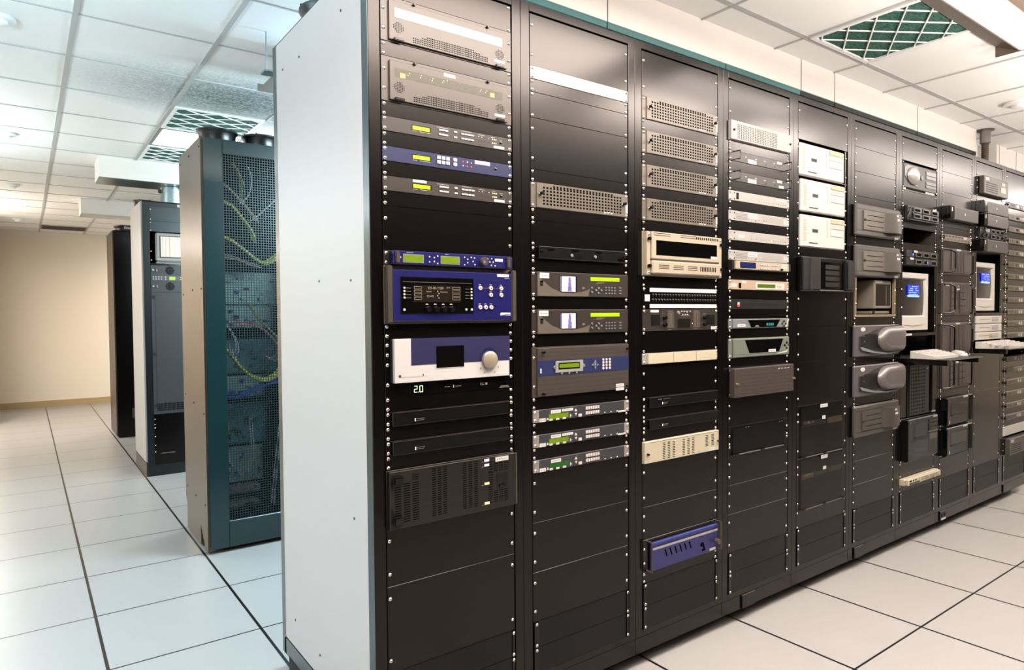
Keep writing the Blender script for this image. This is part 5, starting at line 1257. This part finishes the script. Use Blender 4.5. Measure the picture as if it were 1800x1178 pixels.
# ------------------------------------------------------------------ cabinets of the rows behind
def root(name, lab, cat, loc, group=None):
    t = tag(bpy.data.objects.new(name, None), lab, cat, group); C.objects.link(t); t.location = loc; return t
def row_two():
    y0 = 2.462; wd, dp = .61, .665
    t = root('mesh_door_cabinet', 'dark cabinet tinted by teal light, with square mesh door showing tangled cables', 'rack cabinet', (.024, y0, 0)); X = -.024
    bm = bmesh.new()                                             # side sheet with a notch cut at its foot
    pts = [(.045, .045), (.165, .045), (.165, .10), (.105, .10)]
    out = [(0.0, .0), (0, 2.525), (dp, 2.525), (dp, .23), (dp-.03, .19), (dp-.03, .04), (.2, .0)]
    out = [(.0, .02), (.07, .02), (.20, .145), (.20, .02), (dp-.04, .02), (dp-.04, .19), (dp, .23), (dp, 2.525), (0, 2.525)]
    a = [bm.verts.new((-.012, y, z)) for y, z in out]; b = [bm.verts.new((0, y, z)) for y, z in out]
    for s in (a, b[::-1]): bm.faces.new(s)
    for i in range(len(out)): bm.faces.new((a[i], b[i], b[(i+1) % 9], a[(i+1) % 9]))
    sp = tag(obj('side_panel', bm, steel, t), 'tan metal side panel')
    for y, z in ((.03, 2.47), (.33, 2.47), (.62, 2.47), (.04, 1.62), (.30, 1.62), (.6, 1.60), (.04, .86), (.33, .90), (.6, .93), (.05, .30), (.33, .30), (.6, .31)):
        link('screw', discmesh(.006, .003, ink), sp, (-.012, y, z), (0, 0, -PI/2))
    bm = bmesh.new(); bbox(bm, 0, .112, -.004, .03, .03, 2.52); bbox(bm, .54, wd, -.004, .03, .03, 2.52); bbox(bm, .112, .54, -.004, .03, 2.44, 2.52); bbox(bm, .112, .54, -.004, .03, .03, .192)
    bmesh.ops.bevel(bm, geom=bm.edges[:], offset=.003, segments=1, affect='EDGES'); obj('door_frame', bm, teal, t)
    bm = bmesh.new()
    for i in range(28): x = .113+i*.0156; bbox(bm, x, x+.0044, .002, .006, .19, 2.442)
    for j in range(145): z = .192+j*.0156; bbox(bm, .112, .541, .0015, .0055, z, z+.0044)
    obj('wire_mesh', bm, M('teal_wire_mesh', (52, 70, 74), .4, metal=.4), t)
    link('door_gap_shadow', boxmesh(.004, .02, 2.46, ink), t, (-.001, .005, 1.28))
    link('side_panel', boxmesh(.006, dp, 2.48, dark), t, (wd-.003, dp/2, 1.28)); link('back_panel', boxmesh(wd-.01, .006, 2.475, dark), t, (wd/2, dp-.004, 1.28))
    link('top_panel', boxmesh(wd-.01, dp, .008, teal), t, (wd/2, dp/2, 2.521)); link('base_panel', boxmesh(wd-.01, dp, .02, dark), t, (wd/2, dp/2, .07)); link('plinth', boxmesh(wd-.1, dp-.1, .059, dark), t, (wd/2, dp/2+.04, .0305))
    # equipment seen through the mesh
    def unit(name, lab, x0, x1, z0, z1, yy, m, n, cat='rack unit'):
        r = root(name, lab, cat, ((x0+x1)/2, y0+yy, z0)); w_, h_ = x1-x0, z1-z0
        link('case', boxmesh(w_, .20, h_, m, .003), r, (0, .10, h_/2)); r2 = random.Random(int(z0*1000))
        for i in range(n):
            a = r2.choice((galv, ink, wht, ink, bcab)); s = r2.uniform(.012, .04)
            link('connector', boxmesh(s, .012, r2.uniform(.01, .026), a, .002), r, (r2.uniform(-w_*.42, w_*.42), -.006, r2.uniform(h_*.15, h_*.85)))
        for x in (-w_/2+.01, w_/2-.01): link('ear', boxmesh(.018, .004, h_-.004, galv), r, (x, -.002, h_/2))
    unit('pale_patch_panel', 'pale gray-green unit with vent dots, upper inside the mesh door cabinet', .15, .52, 1.53, 1.74, .24, gmod, 12)
    unit('pale_patch_panel', 'gray-green unit under the upper one inside the mesh door cabinet', .15, .50, 1.38, 1.52, .26, gmod, 12)
    unit('teal_patch_panel', 'teal unit behind the yellow cable loop inside the mesh door cabinet', .15, .55, 1.08, 1.30, .30, M('teal_module', (110, 170, 178), .45), 10)
    unit('teal_patch_panel', 'teal-gray unit beside the blue cable inside the mesh door cabinet', .15, .44, .92, 1.06, .26, gmod, 9)
    unit('teal_patch_panel', 'speckled gray unit in the lower half of mesh door cabinet', .15, .44, .62, .88, .26, M('teal_module', (110, 170, 178), .45), 14)
    unit('teal_patch_panel', 'lowest teal unit with tiny lights inside the mesh door cabinet', .15, .42, .36, .59, .28, gmod, 12)
    unit('pink_label_strip', 'pinkish strip low inside the mesh door cabinet', .16, .38, .30, .345, .22, M('pink_gray_strip', (190, 165, 165), .5), 0, 'strip')
    unit('white_power_strip', 'white power strip at the bottom inside the mesh door cabinet', .155, .37, .215, .245, .18, white, 6, 'power strip')
    def cables(name, lab, paths, r, m, n=1, sp_=.012):
        bm = bmesh.new(); r2 = random.Random(name)
        for p in paths:
            for k in range(n):
                o = Vector((r2.uniform(-sp_, sp_), r2.uniform(-sp_, sp_), r2.uniform(-sp_, sp_))); q = [Vector(v)+o for v in p]; c = []
                for i in range(len(q)-1):
                    p0, p1, p2, p3 = q[max(i-1, 0)], q[i], q[i+1], q[min(i+2, len(q)-1)]
                    for s in range(5):
                        u = s/5; c.append(.5*((2*p1)+(p2-p0)*u+(2*p0-5*p1+4*p2-p3)*u*u+(3*p1-p0-3*p2+p3)*u**3))
                c.append(q[-1]); tube(bm, c, r, 6)
        return tag(smooth(obj(name, bm, m), 80), lab, 'cable')
    Y = y0+.10
    for i, (lab, p, m, n, r) in enumerate((
        ('thick yellow cable bundle hanging in a loop at mid height in mesh cabinet', [(.14, Y, 1.27), (.19, Y, 1.20), (.27, Y, 1.10), (.37, Y, 1.045), (.46, Y, 1.07), (.52, Y, 1.16), (.55, Y, 1.28)], yellow, 9, .006),
        ('yellow cable bundle sloping down, upper left of the mesh cabinet', [(.14, Y, 2.17), (.20, Y, 2.15), (.26, Y, 2.08), (.32, Y, 2.0), (.34, Y, 1.93)], yellow, 7, .005),
        ('pinkish cable bundle sloping above the upper yellow one in mesh cabinet', [(.14, Y, 2.28), (.18, Y, 2.26), (.25, Y, 2.19), (.31, Y, 2.12), (.36, Y, 2.06)], M('pale_pink_cable', (214, 186, 170), .5), 6, .005),
        ('yellow cable bundle above the gray-green units in mesh cabinet', [(.14, Y, 1.95), (.20, Y, 1.93), (.28, Y, 1.87), (.36, Y, 1.81), (.42, Y, 1.80), (.5, Y, 1.86)], yellow, 7, .005),
        ('pale cable bundle right under the third yellow one in mesh cabinet', [(.14, Y, 1.83), (.22, Y, 1.82), (.30, Y, 1.79), (.38, Y, 1.77)], M('pale_pink_cable', (214, 186, 170), .5), 3, .005),
        ('green-yellow cables hanging at the top of the mesh cabinet', [(.24, Y+.1, 2.43), (.27, Y+.1, 2.38), (.30, Y+.1, 2.30), (.30, Y+.1, 2.2)], M('olive_cable', (190, 210, 90), .5), 9, .004),
        ('magenta and tan cables looping right of center in mesh cabinet', [(.18, Y+.04, 1.40), (.28, Y+.04, 1.41), (.38, Y+.04, 1.38), (.46, Y+.04, 1.30), (.50, Y+.04, 1.22), (.46, Y+.04, 1.17), (.40, Y+.04, 1.20)], pink, 4, .0035),
        ('thin tan cables arching at right of the gray-green units in mesh cabinet', [(.30, Y+.03, 1.55), (.36, Y+.03, 1.44), (.44, Y+.03, 1.36), (.50, Y+.03, 1.28), (.53, Y+.03, 1.16)], M('tan_cable', (190, 180, 110), .5), 4, .0035),
        ('blue cable bundle low behind the mesh door', [(.15, Y, .955), (.22, Y, .95), (.30, Y, .975), (.40, Y, 1.02), (.52, Y, 1.03)], bcab, 5, .006),
        ('long white cable slanting down at lower right of mesh cabinet', [(.54, Y, 1.0), (.50, Y, .8), (.46, Y, .5), (.43, Y, .22)], wcab, 2, .005),
        ('white cable drooping in the lower left of mesh cabinet', [(.16, Y, .80), (.155, Y, .62), (.19, Y, .50), (.26, Y, .48), (.31, Y, .56), (.30, Y, .78)], wcab, 2, .004),
        ('thin white cable crossing diagonally high in mesh cabinet', [(.30, Y-.03, 2.05), (.38, Y-.03, 2.12), (.48, Y-.03, 2.22)], wcab, 1, .004),
        ('short white cable above the diagonal one in mesh cabinet', [(.24, Y-.03, 2.16), (.30, Y-.03, 2.22), (.32, Y-.03, 2.32), (.30, Y-.03, 2.40)], wcab, 1, .004),
        ('white cable loop left of the yellow loop in mesh cabinet', [(.16, Y-.02, 1.40), (.20, Y-.02, 1.34), (.225, Y-.02, 1.26), (.20, Y-.02, 1.20), (.18, Y-.02, 1.28)], wcab, 2, .0035))):
        cables('cable_bundle' if n > 1 else 'cable', lab, [p], r, m, n)
    collar(.14, 2.59, 'black duct collar on top of mesh door cabinet, left of two', .12, None, 2.525)
    collar(.405, 2.59, 'black duct collar on top of mesh door cabinet, right of two', .12, None, 2.525)
row_two()
def row_three():
    y0 = 4.955; t = root('white_sided_rack', 'tall black rack with white side panel beyond the mesh cabinet', 'rack cabinet', (.022, y0, 0), ); wd, dp = .58, .73
    bm = bmesh.new(); bbox(bm, 0, .055, 0, .04, .0, 2.50); bbox(bm, .525, wd, 0, .04, .0, 2.50); bbox(bm, .055, .525, 0, .04, 2.455, 2.50); bbox(bm, .055, .525, 0, .04, 0, .10); obj('front_frame', bm, M('teal_lit_black_paint', (16, 24, 27), .3), t)  # frame colour carries a little of the teal aisle light
    tag(link('side_panel', boxmesh(.012, dp-.03, 2.37, whitepanel), t, (-.006, dp/2+.01, 1.315)), 'white side panel'); tag(link('side_kick_plate', boxmesh(.012, dp-.02, .12, steel), t, (-.006, dp/2, .062)), 'tan kick plate under side panel')
    link('top_panel', boxmesh(wd, dp, .01, black), t, (wd/2, dp/2, 2.5)); link('back_panel', boxmesh(wd, .01, 2.48, dark), t, (wd/2, dp, 1.25)); link('inner_wall', boxmesh(.006, dp-.05, 2.45, dark), t, (wd-.01, dp/2, 1.25)); link('inner_wall', boxmesh(.006, dp-.05, 2.45, dark), t, (.004, dp/2, 1.25))
    for z in (2.43, 2.34, 2.31, 2.24, 2.05, 1.97, 1.90, 1.86, 1.80, 1.70, 1.62, 1.44, 1.22, 1.02, .82, .66, .52, .47, .44, .36, .28, .22): link('screw', screwmesh(), t, (.064, -.001, z))
    tp = M('teal_lit_blank_paint', (24, 42, 48), .35, spec=.6)  # teal light on the dark blanks is put into their base colour
    def pan(name, lab, cat, z0, z1, m, grp=None, dy=.002, x0=.056, x1=.524):
        r = root(name, lab, cat, (.022+x0, y0-dy, z0), grp); link('panel', boxmesh(x1-x0, .006, z1-z0-.002, m, .001), r, ((x1-x0)/2, .003, (z1-z0)/2)); return r
    pan('rack_blank_plate', 'dark blank panel tinted by teal light at top of the white sided rack', 'blank panel', 2.325, 2.455, tp, 'blank panels of the far rack'); pan('rack_blank_plate', 'dark blank panel tinted by teal light above the small monitor', 'blank panel', 2.23, 2.325, tp, 'blank panels of the far rack')
    m_ = root('small_crt_monitor', 'small white monitor with warm streaked screen in the far rack', 'monitor', (.30, y0+.01, 1.962))
    bm = bmesh.new(); w_ = .36; h_ = .262
    for y, s in ((0, 1),): pass
    bbox(bm, -.175, .175, 0, .06, 0, h_); bbox(bm, -.13, .13, .06, .3, .03, h_-.03); bmesh.ops.bevel(bm, geom=bm.edges[:], offset=.01, segments=2, affect='EDGES'); obj('housing', bm, white, m_)
    def stripes():
        m = M('streaked_tube_screen', (190, 170, 150), .3, emit=.35, var=0); nt, N, L, b = nodes(m); tc = N.new('ShaderNodeTexCoord'); mp = N.new('ShaderNodeMapping'); mp.inputs['Scale'].default_value = (90, 1, .5); L.new(tc.outputs['Object'], mp.inputs[0])
        n = N.new('ShaderNodeTexNoise'); n.inputs['Scale'].default_value = 1; L.new(mp.outputs[0], n.inputs['Vector']); r = N.new('ShaderNodeValToRGB'); r.color_ramp.elements[0].color = (.28, .16, .09, 1); r.color_ramp.elements[1].color = (.75, .66, .58, 1); r.color_ramp.elements[0].position = .35; r.color_ramp.elements[1].position = .65
        L.new(n.outputs['Fac'], r.inputs[0]); L.new(r.outputs[0], b.inputs['Base Color']); L.new(r.outputs[0], b.inputs['Emission Color']); return m
    f = link('screen_bezel', boxmesh(.286, .004, .20, ink), m_, (0, -.001, .135)); link('screen', boxmesh(.272, .004, .186, stripes(), .002), f, (0, -.002, 0)); link('base_plate', boxmesh(.34, .2, .016, white), m_, (0, .12, -.010))
    pan('monitor_shelf', 'shelf strip under the small monitor', 'shelf', 1.925, 1.944, black, None, .004)
    gm = M('door_gray_paint', (70, 68, 72), .45)
    r = pan('speaker_unit', 'gray unit with two round speakers and green display, far rack', 'rack unit', 1.68, 1.925, gm, None, .006)
    for z in (.20, .055):
        bm = bmesh.new()
        for i in range(-4, 5):
            for j in range(-4, 5):
                if i*i+j*j <= 18: bbox(bm, i*.0085-.003, i*.0085+.003, -.002, 0, j*.0085-.003, j*.0085+.003)
        obj('speaker_grille', bm, hole, r, (.155, 0, z)); link('knob', discmesh(.010, .014, nickel), r, (.018, 0, z)); link('toggle', boxmesh(.006, .012, .022, wht), r, (.048, -.006, z-.002))
    s_ = link('button_strip', boxmesh(.44, .004, .046, M('strip_gray_paint', (96, 92, 98), .4)), r, (.234, -.002, .128))
    for i in range(4):
        for j in range(2): link('button', boxmesh(.011, .006, .011, wht, .001), s_, (-.215+i*.022, -.004, -.009+j*.019))
    for x in (-.115, .01):
        for j in range(2): link('button', boxmesh(.011, .006, .011, wht, .001), s_, (x, -.004, -.009+j*.019))
    link('display', boxmesh(.05, .004, .03, lcdb), s_, (-.06, -.003, 0))
    r = pan('gray_door_panel', 'plain gray door with vent slots at its bottom, far rack', 'door panel', .565, 1.68, gm, None, .006)
    bm = bmesh.new()
    for i in range(40):
        for j in range(4): bbox(bm, .03+i*.0106, .0365+i*.0106, -.001, 0, .03+j*.018, .044+j*.018)
    obj('vent_slots', bm, hole, r); link('door_seam', boxmesh(.003, .002, 1.06, ink), r, (.030, -.0005, .56))
    for z in (1.07, .55, .08): link('latch', boxmesh(.02, .012, .03, ink, .004), r, (.018, -.006, z))
    r = pan('lower_access_panel', 'black lower panel with a recessed gray handle, far rack', 'access panel', .10, .565, black); bm = bmesh.new(); tube(bm, [(.05, -.002, .10), (.055, -.02, .105), (.16, -.02, .105), (.165, -.002, .10)], .006); obj('handle', bm, gray, r)
    p = root('duct_pipe', 'shiny metal duct pipe rising from far rack to white duct', 'duct pipe', (.31, 5.20, 2.505)); bm = bmesh.new(); lathe(bm, [(.10, 0), (.10, .172)], 32); smooth(obj('pipe', bm, galv, p)); bm = bmesh.new(); lathe(bm, [(.106, .12), (.106, .14)], 32); smooth(obj('clamp_band', bm, galv, p)); link('clamp_screw', boxmesh(.03, .02, .03, ink, .004), p, (-.108, -.02, .13))
    tag(link('label_sticker', boxmesh(.05, .001, .022, label), t, (.31, -.001, 2.478)), 'white label sticker')
    collar(.10, 5.47, 'dark duct collar peeking over the white sided rack', .09, None, 2.505)
row_three()
def row_four():
    y0 = 7.385; t = root('dark_cabinet', 'farthest dark cabinet with tan side, near the back wall', 'rack cabinet', (.026, y0, 0)); wd, dp = .6, .67
    link('front_panel', boxmesh(wd-.02, .012, 2.44, black, .002), t, (wd/2, .006, 1.265)); bm = bmesh.new(); bbox(bm, 0, .012, -.003, .04, .02, 2.50); bbox(bm, wd-.012, wd, -.003, .04, .02, 2.50); obj('front_frame', bm, black, t)
    sp = tag(link('side_panel', boxmesh(.012, dp, 2.47, steel), t, (-.006, dp/2+.02, 1.26)), 'tan metal side panel')
    for y, z in ((-.25, 1.1), (.0, 1.1), (.25, 1.1), (-.25, .33), (0, .33), (.25, .33), (-.25, -.45), (.25, -.45), (-.25, -1.0), (.1, -1.0)): link('screw', discmesh(.006, .003, ink), sp, (-.006, y, z), (0, 0, -PI/2))
    link('top_panel', boxmesh(wd, dp, .01, black), t, (wd/2, dp/2+.02, 2.497)); link('back_panel', boxmesh(wd, .01, 2.45, dark), t, (wd/2, dp, 1.26)); link('kick_plate', boxmesh(wd-.02, .02, .05, black), t, (wd/2, .03, .0255))
    link('outlet_plate', boxmesh(.05, .008, .12, steel, .002), t, (.175, -.003, .29))
    cl = collar(.21, 7.62, 'black duct collar with white label on top of farthest cabinet', .16, None, 2.502); tag(link('label_sticker', boxmesh(.09, .001, .035, label), cl, (-.02, -.151, .042)), 'white label sticker')
row_four()
